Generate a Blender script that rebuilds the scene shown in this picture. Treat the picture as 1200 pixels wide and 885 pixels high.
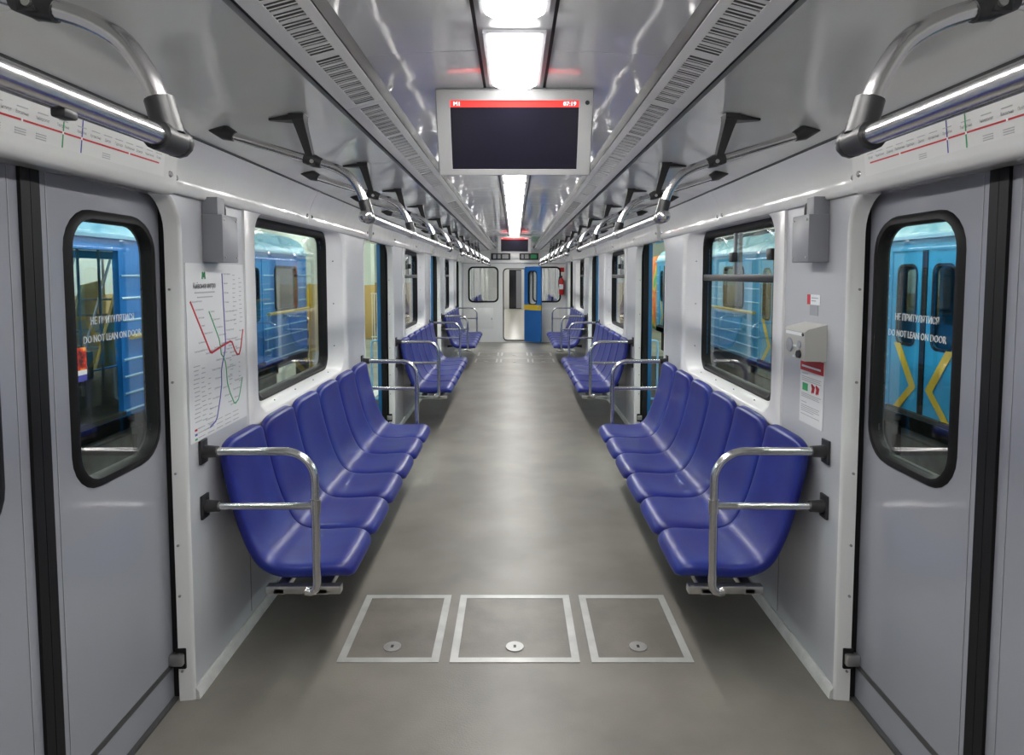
import bpy, bmesh, math, random
from mathutils import Vector, Matrix
random.seed(7)
D = bpy.data
SC = bpy.context.scene
COL = SC.collection
for o in list(D.objects):
    D.objects.remove(o, do_unlink=True)

# ------------------------------------------------------------------ camera
EYE = 1.655
PITCH = 0.065
cam_data = D.cameras.new('camera')
cam = D.objects.new('camera', cam_data)
COL.objects.link(cam)
cam.location = (0, 0, EYE)
cam.rotation_euler = (math.pi / 2 - PITCH, 0, 0)
cam_data.sensor_width = 36.0
cam_data.lens = 36.0 * 770 / 1200
cam_data.shift_x = -0.0025
cam_data.shift_y = -(442.5 - (322 + 770 * math.tan(PITCH))) / 1200
cam_data.clip_start = 0.02
SC.camera = cam

# ------------------------------------------------------------------ world, exposure
w = D.worlds.new('world')
SC.world = w
w.use_nodes = True
w.node_tree.nodes['Background'].inputs[0].default_value = (0.7, 0.78, 0.8, 1)
w.node_tree.nodes['Background'].inputs[1].default_value = 0.08
SC.view_settings.view_transform = 'Standard'
SC.view_settings.look = 'None'
SC.view_settings.exposure = 1.0
SC.view_settings.gamma = 1.0
SC.view_settings.use_curve_mapping = False
LED_POWER = 17.0         # emission of the saloon's ceiling lamps
DEPOT_POWER = 55.0       # emission of the depot's tube lamps

# ------------------------------------------------------------------ materials
MATS = {}
def mat(name, col, rough=0.5, metal=0.0, spec=0.5, coat=0.0, bump=0.0, bscale=8.0, var=0.0, vscale=4.0,
        emit=0.0, col2=None, bstretch=None):
    m = D.materials.new(name); m.use_nodes = True
    nt = m.node_tree; b = nt.nodes['Principled BSDF']
    b.inputs['Base Color'].default_value = (*col, 1)
    b.inputs['Roughness'].default_value = rough
    b.inputs['Metallic'].default_value = metal
    b.inputs['Specular IOR Level'].default_value = spec
    b.inputs['Coat Weight'].default_value = coat
    b.inputs['Coat Roughness'].default_value = 0.05
    if emit:
        b.inputs['Emission Color'].default_value = (*col, 1)
        b.inputs['Emission Strength'].default_value = emit
    geo = None
    if bump or var:
        geo = nt.nodes.new('ShaderNodeNewGeometry')
    if var:
        n = nt.nodes.new('ShaderNodeTexNoise'); n.inputs['Scale'].default_value = vscale
        n.inputs['Detail'].default_value = 6
        nt.links.new(geo.outputs['Position'], n.inputs['Vector'])
        r = nt.nodes.new('ShaderNodeValToRGB')
        c2 = col2 if col2 else tuple(c * (1 - var) for c in col)
        r.color_ramp.elements[0].position = 0.35; r.color_ramp.elements[1].position = 0.65
        r.color_ramp.elements[0].color = (*c2, 1); r.color_ramp.elements[1].color = (*col, 1)
        nt.links.new(n.outputs['Fac'], r.inputs['Fac'])
        nt.links.new(r.outputs['Color'], b.inputs['Base Color'])
    if bump:
        n = nt.nodes.new('ShaderNodeTexNoise'); n.inputs['Scale'].default_value = bscale
        n.inputs['Detail'].default_value = 1.0
        src = geo.outputs['Position']
        if bstretch:
            mp = nt.nodes.new('ShaderNodeMapping'); mp.inputs['Scale'].default_value = bstretch
            nt.links.new(src, mp.inputs['Vector']); src = mp.outputs['Vector']
        nt.links.new(src, n.inputs['Vector'])
        bp = nt.nodes.new('ShaderNodeBump'); bp.inputs['Strength'].default_value = 1.0
        bp.inputs['Distance'].default_value = bump
        nt.links.new(n.outputs['Fac'], bp.inputs['Height'])
        nt.links.new(bp.outputs['Normal'], b.inputs['Normal'])
        if coat: nt.links.new(bp.outputs['Normal'], b.inputs['Coat Normal'])
    MATS[name] = m
    return m

mat('white_panel', (.72, .72, .72), .22, bump=.0015, bscale=6)
mat('frieze_white', (.70, .70, .69), .11, spec=.9, bump=.0045, bscale=5)
mat('wall_grey', (.46, .47, .50), .32, bump=.0006, bscale=5, var=.05, vscale=2)
mat('door_grey', (.27, .275, .315), .13, bump=.0012, bscale=5)
mat('ceiling_gloss', (.82, .835, .81), .08, spec=.8, bump=.006, bscale=3.2)
mat('ceiling_centre', (.74, .74, .77), .07, spec=.9, bump=.004, bscale=4)
mat('grille', (.66, .66, .66), .35)
mat('dark_gap', (.03, .03, .035), .6)
mat('slot_dark', (.06, .06, .063), .6)
mat('light_channel', (.5, .5, .53), .3)
mat('chrome', (.66, .65, .65), .22, 1.0, bump=.0003, bscale=60)
mat('aluminium', (.62, .61, .59), .38, 1.0, var=.25, vscale=9)
mat('hatch_metal', (.50, .50, .49), .42, .35, var=.18, vscale=9)
mat('black_plastic', (.022, .022, .024), .38)
mat('rubber', (.010, .010, .011), .5, spec=.2)
mat('steel_box', (.25, .255, .28), .4)
mat('beige_box', (.46, .46, .43), .45)
mat('seat_blue', (.006, .009, .155), .40, spec=.4, coat=.05, var=.3, vscale=5, col2=(.011, .024, .20))
mat('floor_lino', (.22, .202, .181), .38, spec=.5, bump=.0006, bscale=140, var=.28, vscale=2.2)
mat('hatch_lino', (.19, .173, .152), .40, bump=.0006, bscale=140, var=.25, vscale=5)
mat('skirting', (.55, .55, .54), .5, var=.2, vscale=14)
mat('paper', (.64, .65, .66), .5)
mat('strip_film', (.63, .63, .62), .3)
mat('board_yellow', (.72, .56, .20), .5)
mat('mustard', (.33, .24, .06), .5)
mat('ink_dark', (.10, .10, .12), .6)
mat('ink_pale', (.38, .38, .40), .6)
mat('ink_red', (.52, .02, .03), .5)
mat('ink_blue', (.06, .07, .36), .5)
mat('ink_green', (.03, .33, .12), .5)
mat('ink_white', (.75, .78, .8), .5)
mat('sticker_grey', (.32, .33, .36), .5)
mat('screen_black', (.012, .011, .02), .12, emit=0)
mat('screen_red', (.85, .04, .035), .3, emit=.45)
mat('screen_white', (.9, .9, .9), .3, emit=.5)
mat('tv_case', (.36, .36, .365), .35)
mat('red_paint', (.5, .015, .015), .3)
mat('blue_door', (.012, .115, .38), .35)
mat('yellow_paint', (.62, .42, .03), .45)
mat('body_blue', (.02, .16, .38), .28, var=.1, vscale=1.5)
mat('pale_blue_rib_highlight', (.25, .50, .72), .3)  # pale highlight painted into the train ribs; gutters and handles are plain pale blue
mat('train_blue_left', (.014, .20, .62), .28, var=.1, vscale=1.5)
mat('train_blue_right', (.03, .33, .62), .28, var=.1, vscale=1.5)
mat('roof_blue', (.16, .44, .68), .3, var=.25, vscale=3, col2=(.3, .58, .72))
mat('roof_pale', (.36, .56, .62), .3, var=.25, vscale=3, col2=(.2, .47, .62))
mat('under_dark', (.03, .03, .028), .7, var=.3, vscale=5)
mat('under_grey', (.13, .125, .105), .7, var=.4, vscale=5)
mat('rail_yellow', (.55, .42, .10), .4)
mat('depot_white', (.66, .72, .67), .7)
mat('depot_ochre', (.52, .36, .14), .7)
mat('depot_floor', (.24, .26, .23), .5, var=.3, vscale=1.2)
mat('line_white', (.7, .72, .7), .6)
mat('cream_floor', (.58, .56, .50), .2)
mat('inner_teal', (.05, .09, .11), .5)

def emission(name, col, strength):
    m = D.materials.new(name); m.use_nodes = True
    nt = m.node_tree; nt.nodes.clear()
    e = nt.nodes.new('ShaderNodeEmission'); out = nt.nodes.new('ShaderNodeOutputMaterial')
    e.inputs[0].default_value = (*col, 1); e.inputs[1].default_value = strength
    nt.links.new(e.outputs[0], out.inputs[0]); MATS[name] = m
emission('led', (1.0, .985, .95), LED_POWER)
emission('depot_tube', (.93, 1.0, .90), DEPOT_POWER)
emission('next_led', (1.0, .98, .92), 9.0)

def glass(name, tint, refl=1.0):
    m = D.materials.new(name); m.use_nodes = True
    nt = m.node_tree; nt.nodes.clear()
    t = nt.nodes.new('ShaderNodeBsdfTransparent'); t.inputs[0].default_value = (*tint, 1)
    g = nt.nodes.new('ShaderNodeBsdfGlossy'); g.inputs['Roughness'].default_value = 0.01
    g.inputs[0].default_value = (refl, refl, refl, 1)
    f = nt.nodes.new('ShaderNodeFresnel'); f.inputs['IOR'].default_value = 1.5
    gm = nt.nodes.new('ShaderNodeNewGeometry'); ma = nt.nodes.new('ShaderNodeMath'); ma.operation = 'MULTIPLY_ADD'
    ma.inputs[1].default_value = 1 / 1.5 - 1.5; ma.inputs[2].default_value = 1.5      # same reflectance on both faces of the pane
    nt.links.new(gm.outputs['Backfacing'], ma.inputs[0]); nt.links.new(ma.outputs[0], f.inputs['IOR'])
    mx = nt.nodes.new('ShaderNodeMixShader'); out = nt.nodes.new('ShaderNodeOutputMaterial')
    nt.links.new(f.outputs[0], mx.inputs[0]); nt.links.new(t.outputs[0], mx.inputs[1])
    nt.links.new(g.outputs[0], mx.inputs[2]); nt.links.new(mx.outputs[0], out.inputs[0])
    MATS[name] = m
glass('glass', (.93, .95, .95)); glass('train_glass', (.75, .8, .8))

def stripes(name, c1, c2, scale, ang):
    m = mat(name, c1, .5); nt = m.node_tree; b = nt.nodes['Principled BSDF']
    g = nt.nodes.new('ShaderNodeNewGeometry'); mp = nt.nodes.new('ShaderNodeMapping')
    mp.inputs['Rotation'].default_value = (0, ang, 0)
    wv = nt.nodes.new('ShaderNodeTexWave'); wv.inputs['Scale'].default_value = scale
    r = nt.nodes.new('ShaderNodeValToRGB'); r.color_ramp.interpolation = 'CONSTANT'
    r.color_ramp.elements[0].color = (*c1, 1); r.color_ramp.elements[1].color = (*c2, 1)
    r.color_ramp.elements[1].position = .5
    nt.links.new(g.outputs['Position'], mp.inputs[0]); nt.links.new(mp.outputs[0], wv.inputs[0])
    nt.links.new(wv.outputs['Fac'], r.inputs[0]); nt.links.new(r.outputs[0], b.inputs[0])
stripes('hazard', (.03, .03, .04), (.55, .40, .06), 1.3, math.radians(45))

def noise_ramp(name, scale, stops, rough=.5):
    m = mat(name, stops[0][1], rough); nt = m.node_tree; b = nt.nodes['Principled BSDF']
    g = nt.nodes.new('ShaderNodeNewGeometry')
    n = nt.nodes.new('ShaderNodeTexNoise'); n.inputs['Scale'].default_value = scale; n.inputs['Detail'].default_value = 3
    r = nt.nodes.new('ShaderNodeValToRGB')
    els = r.color_ramp.elements
    els[0].position, els[0].color = stops[0][0], (*stops[0][1], 1)
    els[1].position, els[1].color = stops[-1][0], (*stops[-1][1], 1)
    for p, c in stops[1:-1]:
        e = els.new(p); e.color = (*c, 1)
    nt.links.new(g.outputs['Position'], n.inputs['Vector']); nt.links.new(n.outputs['Fac'], r.inputs[0])
    nt.links.new(r.outputs[0], b.inputs[0])
noise_ramp('flame_print', 26, [(.35, (.06, .01, .01)), (.48, (.6, .03, .01)), (.58, (.9, .3, .03)), (.7, (.9, .75, .3))])
noise_ramp('graffiti', 1.1, [(.36, (.03, .35, .12)), (.44, (.6, .42, .03)), (.52, (.6, .08, .02)), (.6, (.7, .25, .03))])

def dots(name):
    m = mat(name, (.03, .03, .03), .5); nt = m.node_tree; b = nt.nodes['Principled BSDF']
    g = nt.nodes.new('ShaderNodeNewGeometry'); v = nt.nodes.new('ShaderNodeTexVoronoi')
    v.inputs['Scale'].default_value = 9; v.inputs['Randomness'].default_value = .15
    r = nt.nodes.new('ShaderNodeValToRGB'); r.color_ramp.elements[0].position = .22; r.color_ramp.elements[1].position = .3
    r.color_ramp.elements[0].color = (.34, .35, .33, 1); r.color_ramp.elements[1].color = (.03, .033, .03, 1)
    nt.links.new(g.outputs['Position'], v.inputs['Vector']); nt.links.new(v.outputs['Distance'], r.inputs[0])
    nt.links.new(r.outputs[0], b.inputs[0])
dots('perforated')

# ------------------------------------------------------------------ mesh helpers
WL = {}                                   # world origin of each object (nothing here is rotated)
class MB:
    def __init__(s): s.v, s.f = [], []
    def add(s, vs, fs):
        o = len(s.v); s.v += [Vector(p) for p in vs]; s.f += [tuple(i + o for i in q) for q in fs]; return s
    def box(s, a, b):
        x0, x1 = sorted((a[0], b[0])); y0, y1 = sorted((a[1], b[1])); z0, z1 = sorted((a[2], b[2]))
        return s.add([(x0, y0, z0), (x1, y0, z0), (x1, y1, z0), (x0, y1, z0), (x0, y0, z1), (x1, y0, z1), (x1, y1, z1), (x0, y1, z1)],
                     [(0, 3, 2, 1), (4, 5, 6, 7), (0, 1, 5, 4), (1, 2, 6, 5), (2, 3, 7, 6), (3, 0, 4, 7)])
    def rbox(s, a, b, r=.005, seg=2):
        x0, x1 = sorted((a[0], b[0])); y0, y1 = sorted((a[1], b[1])); z0, z1 = sorted((a[2], b[2]))
        bm = bmesh.new(); bmesh.ops.create_cube(bm, size=1)
        for q in bm.verts: q.co = Vector(((x0 + x1) / 2 + q.co.x * (x1 - x0), (y0 + y1) / 2 + q.co.y * (y1 - y0), (z0 + z1) / 2 + q.co.z * (z1 - z0)))
        bmesh.ops.bevel(bm, geom=list(bm.edges), offset=min(r, .45 * min(x1 - x0, y1 - y0, z1 - z0)), segments=seg, profile=.5, affect='EDGES')
        bm.verts.index_update(); s.add([q.co for q in bm.verts], [[q.index for q in f.verts] for f in bm.faces]); bm.free(); return s
    def tube(s, path, r, n=12, cap=True):
        P = [Vector(p) for p in path]; R = r if isinstance(r, (list, tuple)) else [r] * len(P)
        t0 = (P[1] - P[0]).normalized(); a = Vector((0, 0, 1)) if abs(t0.z) < .9 else Vector((0, 1, 0))
        u = t0.cross(a).normalized(); vs, fs = [], []
        for i, p in enumerate(P):
            if i == 0: t = t0
            elif i == len(P) - 1: t = (P[-1] - P[-2]).normalized()
            else: t = ((P[i] - P[i - 1]).normalized() + (P[i + 1] - P[i]).normalized()).normalized()
            u = (u - t * u.dot(t)).normalized(); b = t.cross(u)
            for k in range(n):
                an = 2 * math.pi * k / n; vs.append(p + (u * math.cos(an) + b * math.sin(an)) * R[i])
        for i in range(len(P) - 1):
            for k in range(n):
                fs.append((i * n + k, i * n + (k + 1) % n, (i + 1) * n + (k + 1) % n, (i + 1) * n + k))
        if cap: fs += [tuple(range(n))[::-1], tuple(range((len(P) - 1) * n, len(P) * n))]
        return s.add(vs, fs)
    def ball(s, c, r, n=12):
        c = Vector(c); pts = []
        for i in range(1, 7):
            a = math.pi * i / 7; pts.append((math.cos(a) * r, math.sin(a) * r))
        return s.tube([c + Vector((0, q[0], 0)) for q in pts], [q[1] for q in pts], n)
    def loft(s, loops, closed=True, capa=False, capb=False):
        n = len(loops[0]); vs = [p for l in loops for p in l]; fs = []
        for i in range(len(loops) - 1):
            for k in range(n if closed else n - 1):
                fs.append((i * n + k, i * n + (k + 1) % n, (i + 1) * n + (k + 1) % n, (i + 1) * n + k))
        if capa: fs.append(tuple(range(n))[::-1])
        if capb: fs.append(tuple(range((len(loops) - 1) * n, len(loops) * n)))
        return s.add(vs, fs)
    def flat(s, pts2, O, U, V, t=.0008):
        """thin printed shape on a plane"""
        O, U, V = Vector(O), Vector(U), Vector(V); N = U.cross(V)
        a = [O + U * p[0] + V * p[1] for p in pts2]; b = [p + N * t for p in a]
        return s.loft([a, b], True, True, True)
    def ribbon(s, pts2, wd, O, U, V, t=.0012):
        for (x0, y0), (x1, y1) in zip(pts2, pts2[1:]):
            d = Vector((x1 - x0, y1 - y0)); L = d.length
            if L < 1e-6: continue
            d /= L; n = Vector((-d.y, d.x)) * wd / 2; e = d * wd * .35
            s.flat([(x0 - e.x - n.x, y0 - e.y - n.y), (x1 + e.x - n.x, y1 + e.y - n.y), (x1 + e.x + n.x, y1 + e.y + n.y), (x0 - e.x + n.x, y0 - e.y + n.y)], O, U, V, t)
        return s
    def text(s, body, size, O, U, V, align='LEFT', t=.001, sx=1.0, bold=0.0):
        O, U, V = Vector(O), Vector(U), Vector(V); N = U.cross(V)
        c = D.curves.new('txt', 'FONT'); c.body = body; c.size = size; c.align_x = align; c.resolution_u = 2
        o = D.objects.new('txt', c); COL.objects.link(o)
        dg = bpy.context.evaluated_depsgraph_get(); dg.update()
        me = D.meshes.new_from_object(o.evaluated_get(dg))
        s.add([O + U * p.co.x * sx + V * p.co.y + N * t for p in me.vertices], [tuple(p.vertices) for p in me.polygons])
        if bold: s.add([O + U * (p.co.x * sx + bold) + V * (p.co.y + bold * .3) + N * t for p in me.vertices], [tuple(p.vertices) for p in me.polygons])
        D.objects.remove(o); D.meshes.remove(me); D.curves.remove(c); return s
    def build(s, name, m, parent=None, normals=True, ang=35):
        if not s.v: return None
        lo = Vector([min(p[i] for p in s.v) for i in range(3)]); hi = Vector([max(p[i] for p in s.v) for i in range(3)])
        org = Vector(((lo.x + hi.x) / 2, (lo.y + hi.y) / 2, lo.z))
        me = D.meshes.new(name); me.from_pydata([p - org for p in s.v], [], s.f); me.update()
        if normals:
            bm = bmesh.new(); bm.from_mesh(me); bmesh.ops.recalc_face_normals(bm, faces=bm.faces); bm.to_mesh(me); bm.free()
        me.polygons.foreach_set('use_smooth', [True] * len(me.polygons)); me.set_sharp_from_angle(angle=math.radians(ang))
        me.materials.append(MATS[m])
        o = D.objects.new(name, me); COL.objects.link(o); WL[o] = org
        if parent: o.parent = parent; o.location = org - WL[parent]
        else: o.location = org
        return o

def tag(o, label=None, cat=None, group=None, kind=None):
    if label: o['label'] = label
    if cat: o['category'] = cat
    if group: o['group'] = group
    if kind: o['kind'] = kind
    return o
def thing(name, loc, label=None, cat=None, group=None, kind=None):
    o = D.objects.new(name, None); COL.objects.link(o); o.location = loc; o.empty_display_size = .05
    WL[o] = Vector(loc); return tag(o, label, cat, group, kind)
def copy_tree(o, parent=None, loc=None):
    c = o.copy(); COL.objects.link(c); c.parent = parent
    if loc is not None: c.location = loc
    for ch in o.children: copy_tree(ch, c)
    return c

def rr(a0, a1, b0, b1, r, n=6):
    """rounded rectangle loop in 2D, 4*(n+1) points"""
    out = []
    for cx, cy, st in ((a1 - r, b1 - r, 0), (a0 + r, b1 - r, 90), (a0 + r, b0 + r, 180), (a1 - r, b0 + r, 270)):
        for k in range(n + 1):
            t = math.radians(st + 90 * k / n); out.append((cx + r * math.cos(t), cy + r * math.sin(t)))
    return out
def at_x(x, loop): return [(x, a, b) for a, b in loop]
def at_y(y, loop): return [(a, y, b) for a, b in loop]
def arc(cx, cy, r, a0, a1, n=8):
    return [(cx + r * math.cos(math.radians(a0 + (a1 - a0) * k / n)), cy + r * math.sin(math.radians(a0 + (a1 - a0) * k / n))) for k in range(n + 1)]

SIDES = ((-1, 'left'), (1, 'right'))
ORD = ['first', 'second', 'third', 'fourth', 'fifth', 'sixth', 'seventh', 'eighth', 'ninth', 'tenth', 'eleventh', 'twelfth', 'thirteenth', 'fourteenth', 'fifteenth', 'sixteenth', 'seventeenth', 'eighteenth', 'nineteenth', 'twentieth', 'twenty-first', 'twenty-second']
PER = 4.295
DC = [1.81 + PER * k for k in range(4)]           # door centres
BC = [DC[0] + PER * (k + .5) for k in range(3)]   # bay (window, seat row) centres
HW = .655                                         # half door opening
YB, YE = -.75, 16.1                               # back and far ends of the saloon
XW = 1.25                                         # inner face of the side walls

# ================================================================== SETTING: saloon shell
fl = MB().box((-1.42, YB, -.06), (1.42, YE + .05, 0)).build('floor', 'floor_lino'); tag(fl, 'worn grey-brown linoleum floor of the carriage aisle', None, None, 'structure')
walls = {}
for s, side in SIDES:
    wl = thing('wall_' + side, (s * XW, (YB + YE) / 2, 0), 'pale grey panelled side wall of the carriage, %s of the aisle' % side, None, None, 'structure')
    walls[s] = wl
    segs = [(YB, DC[0] - HW, None)] + [(DC[k] + HW, DC[k + 1] - HW, BC[k]) for k in range(3)] + [(DC[3] + HW, YE, None)]
    for y0, y1, c in segs:
        if c is None:
            MB().box((s * XW, y0, 0), (s * (XW + .03), y1, 2.0)).build('wall_panel', 'wall_grey', wl)
            MB().box((s * 1.375, y0 - .02, -.25), (s * 1.41, y1 - (.12 if y1 < 2 else 0), 2.12)).build('outer_skin', 'body_blue', wl)
        else:
            hole = rr(c - .86, c + .86, .95, 1.97, .02)
            outer = rr(y0, y1, 0, 2.0, .001)
            MB().loft([at_x(s * (XW + .02), hole), at_x(s * XW, hole), at_x(s * XW, outer), at_x(s * (XW + .02), outer), at_x(s * (XW + .02), hole)]).build('wall_panel', 'wall_grey', wl)
            hole = rr(c - .77, c + .77, .93, 1.99, .05)
            outer = rr(y0 + (.12 if c == BC[0] else -.02), y1 + .02, -.25, 2.12, .001)
            MB().loft([at_x(s * 1.41, hole), at_x(s * 1.375, hole), at_x(s * 1.375, outer), at_x(s * 1.41, outer), at_x(s * 1.41, hole)]).build('outer_skin', 'body_blue', wl)
            # thin seams of the lower panelling
            for yy in (c - .93, c + .93):
                MB().box((s * (XW - .0015), yy - .003, .06), (s * (XW + .004), yy + .003, .93)).build('panel_seam', 'steel_box', wl)
        # skirting strip on the floor
        b = MB().loft([[(s * (XW - .022), yy, 0), (s * (XW - .018), yy, .03), (s * (XW - .006), yy, .045), (s * XW, yy, .045), (s * XW, yy, 0)] for yy in (y0, y1)], True, True, True)
        b.build('baseboard_' + side, 'skirting', wl)
    # screws on the door posts are added with the doors

# ---- frieze above windows and doors
FP = [(1.262, 1.965), (1.25, 1.952), (1.237, 1.950), (1.229, 1.957), (1.2265, 1.972), (1.2262, 1.995), (1.2255, 2.020), (1.219, 2.048), (1.204, 2.085), (1.17, 2.148)]
FD = [(1.34, 1.945), (1.25, 1.940), (1.226, 1.938), (1.206, 1.948), (1.199, 1.972), (1.199, 2.02), (1.190, 2.085), (1.168, 2.148)]
for s, side in SIDES:
    tr = thing('trim_%d' % (1 if s < 0 else 2), (s * 1.2, 7.6, 1.94), 'glossy white frieze panels above the windows and doors, %s side' % side, None, None, 'structure')
    bays = [(YB, DC[0] - .55, 0), (DC[0] - .55, DC[0] + .55, 1)]
    for k in range(3):
        bays += [(DC[k] + .55, BC[k], 0), (BC[k], DC[k + 1] - .55, 0), (DC[k + 1] - .55, DC[k + 1] + .55, 1)]
    bays.append((DC[3] + .55, YE, 0))
    scr = MB()
    for y0, y1, isd in bays:
        pr = FD if isd else FP
        g = .0025
        MB().loft([[(s * x, yy, z) for x, z in pr] + [(s * 1.30, yy, pr[-1][1]), (s * 1.36, yy, pr[0][1] + .02)] for yy in (y0 + g, y1 - g)], True, True, True).build('frieze_panel', 'frieze_white', tr, ang=50)
        for yy in (y0 + .045, y1 - .045):
            if yy > .5:
                xx = 1.2275 if not isd else 1.200
                sc = MB().tube([(s * xx, yy, 2.005), (s * (xx - .007), yy, 2.006)], [.0125, .009], 12)
                sc.build('screw', 'chrome', tr)
    MB().box((s * 1.174, YB, 2.150), (s * 1.158, YE, 2.158)).build('shadow_gap', 'dark_gap', tr)
    for k in range(3):
        MB().box((s * 1.19, BC[k] - .09, 2.148), (s * 1.16, BC[k] + .02, 2.157)).build('clip', 'black_plastic', tr)

# ---- ceiling
ce = thing('ceiling', (0, 7.6, 2.14), 'glossy pale grey panelled ceiling of the carriage', None, None, 'structure')
NP = 16
for s, side in SIDES:
    P2 = [(1.168, 2.152), (1.08, 2.172), (.97, 2.194), (.86, 2.213), (.75, 2.229), (.628, 2.243)]
    for k in range(NP // 2):
        y0 = YB + (YE - YB) * k / (NP // 2); y1 = YB + (YE - YB) * (k + 1) / (NP // 2)
        MB().loft([[(s * x, yy, z) for x, z in P2] + [(s * .628, yy, 2.26), (s * 1.168, yy, 2.18)] for yy in (y0 + .0015, y1 - .0015)], True, True, True).build('side_ceiling_panel', 'ceiling_gloss', ce)
    C2 = [(.452, 2.312), (.40, 2.317), (.25, 2.325), (.112, 2.330)]
    yb = 2.029
    edges = [YB] + [yb + 1.05 * j for j in range(-2, 14)] ; edges = [e for e in edges if YB <= e < YE - .3] + [YE]
    for y0, y1 in zip(edges, edges[1:]):
        MB().loft([[(s * x, yy, z) for x, z in C2] + [(s * .112, yy, 2.345), (s * .452, yy, 2.345)] for yy in (y0 + .0015, y1 - .0015)], True, True, True).build('ceiling_panel', 'ceiling_centre', ce)
    MB().box((s * .632, YB, 2.262), (s * .60, YE, 2.275)).build('shadow_gap', 'dark_gap', ce)
    MB().loft([[(s * .464, yy, 2.283), (s * .449, yy, 2.312), (s * .449, yy, 2.345), (s * .476, yy, 2.345)] for yy in (YB, YE)], True, True, True).build('cove', 'slot_dark', ce)
    MB().box((s * .115, YB, 2.336), (s * .10, YE, 2.35)).build('shadow_gap', 'dark_gap', ce)
MB().box((-.102, YB, 2.328), (.102, YE, 2.35)).build('light_channel', 'light_channel', ce)
MB().box((-1.42, YB, 2.36), (1.42, YE, 2.4)).build('roof_deck', 'slot_dark', ce)

# ---- air vent strips
for s, side in SIDES:
    vt = thing('air_vent_strip', (s * .53, 7.6, 2.24), 'long grey slotted air vent strip along the %s edge of the ceiling' % side, 'vent', 'air vent strips')
    def vp(y, a, n):      # a: 0 outer .. 1 inner edge across the strip, n: height off the strip
        return (s * (.603 + (.468 - .603) * a), y, 2.244 + .036 * a - n)
    y = YB; first = True
    ML = 1.05
    k = 0
    while y < YE - .1:
        y1 = min(y + ML, YE)
        back = MB().loft([[vp(yy, 0, -.003), vp(yy, 1, -.003), vp(yy, 1, -.02), vp(yy, 0, -.02)] for yy in (y, y1)], True, True, True)
        back.build('vent_back', 'slot_dark', vt)
        fr = MB()
        def bar(ya, yb_, a0, a1):
            fr.loft([[vp(yy, a0, 0), vp(yy, a1, 0), vp(yy, a1, -.0025), vp(yy, a0, -.0025)] for yy in (ya, yb_)], True, True, True)
        bar(y + .002, y1 - .002, 0, .30); bar(y + .002, y1 - .002, .80, 1)
        bar(y + .002, y + .03, .30, .80); bar(y1 - .03, y1 - .002, .30, .80)
        mid = (y + y1) / 2; bar(mid - .02, mid + .02, .30, .80)
        for a, b in ((y + .03, mid - .02), (mid + .02, y1 - .03)):
            n = 8; st = (b - a) / n
            for j in range(n):
                if j: bar(a + st * j - .007, a + st * j + .007, .30, .80)
                if y < 5:
                    for q in (.36, .68): bar(a + st * (j + q) - .0013, a + st * (j + q) + .0013, .30, .80)
        o = fr.build('vent_louvre', 'grille', vt); tag(o, kind='stuff')
        y += ML

# ================================================================== doors
TXT1, TXT2 = 'НЕ ПРИТУЛЯТИСЯ', 'DO NOT LEAN ON DOOR'
def leaf(parent, s, y0, y1, seal_at, window=True, lettering=True):
    """one sliding leaf, inner face at X = 1.33"""
    xa, xb = s * 1.33, s * 1.362
    c = (y0 + y1) / 2
    wy0, wy1 = c - .235, c + .235
    out = rr(y0, y1, .012, 1.985, .001); hol = rr(wy0, wy1, .985, 1.85, .12)
    lf = MB().loft([at_x(xa, hol), at_x(xa, out), at_x(xb, out), at_x(xb, hol), at_x(xa, hol)]).build('leaf', 'door_grey', parent)
    i2 = rr(wy0 + .028, wy1 - .028, 1.013, 1.822, .095); o2 = rr(wy0 - .008, wy1 + .008, .977, 1.858, .128)
    MB().loft([at_x(xa, o2), at_x(s * 1.319, rr(wy0, wy1, .985, 1.85, .12)), at_x(s * 1.319, rr(wy0 + .02, wy1 - .02, 1.005, 1.83, .1)), at_x(s * 1.335, i2), at_x(xb, i2), at_x(xb, o2)]).build('gasket', 'rubber', lf, ang=60)
    gl = MB().loft([at_x(s * 1.340, i2), at_x(s * 1.346, i2)], True, True, True).build('glass_pane', 'glass', lf)
    MB().box((s * 1.320, seal_at[0], .012), (s * 1.37, seal_at[1], 1.985)).build('door_seal', 'rubber', lf)
    MB().box((s * 1.3275, y0, .13), (s * 1.335, y1, .152)).build('kick_strip', 'slot_dark', lf)
    e = seal_at[0] - .028 if seal_at[0] < c else seal_at[1] + .028
    e = seal_at[1] + .035 if seal_at[0] <= y0 + .001 else seal_at[0] - .035
    MB().box((s * 1.3285, e - .002, .02), (s * 1.335, e + .002, 1.97)).build('seam', 'steel_box', lf)
    if lettering:
        U = (0, -s, 0) if s > 0 else (0, 1, 0)
        V = (0, 0, 1)
        t = MB()
        t.text(TXT1, .033, (s * 1.3385, c, 1.497), U, V, 'CENTER', sx=.80, bold=.0018)
        t.text(TXT2, .033, (s * 1.3385, c, 1.440), U, V, 'CENTER', sx=.80, bold=.0018)
        t.build('lettering', 'ink_white', lf, normals=False)
    return lf

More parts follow.
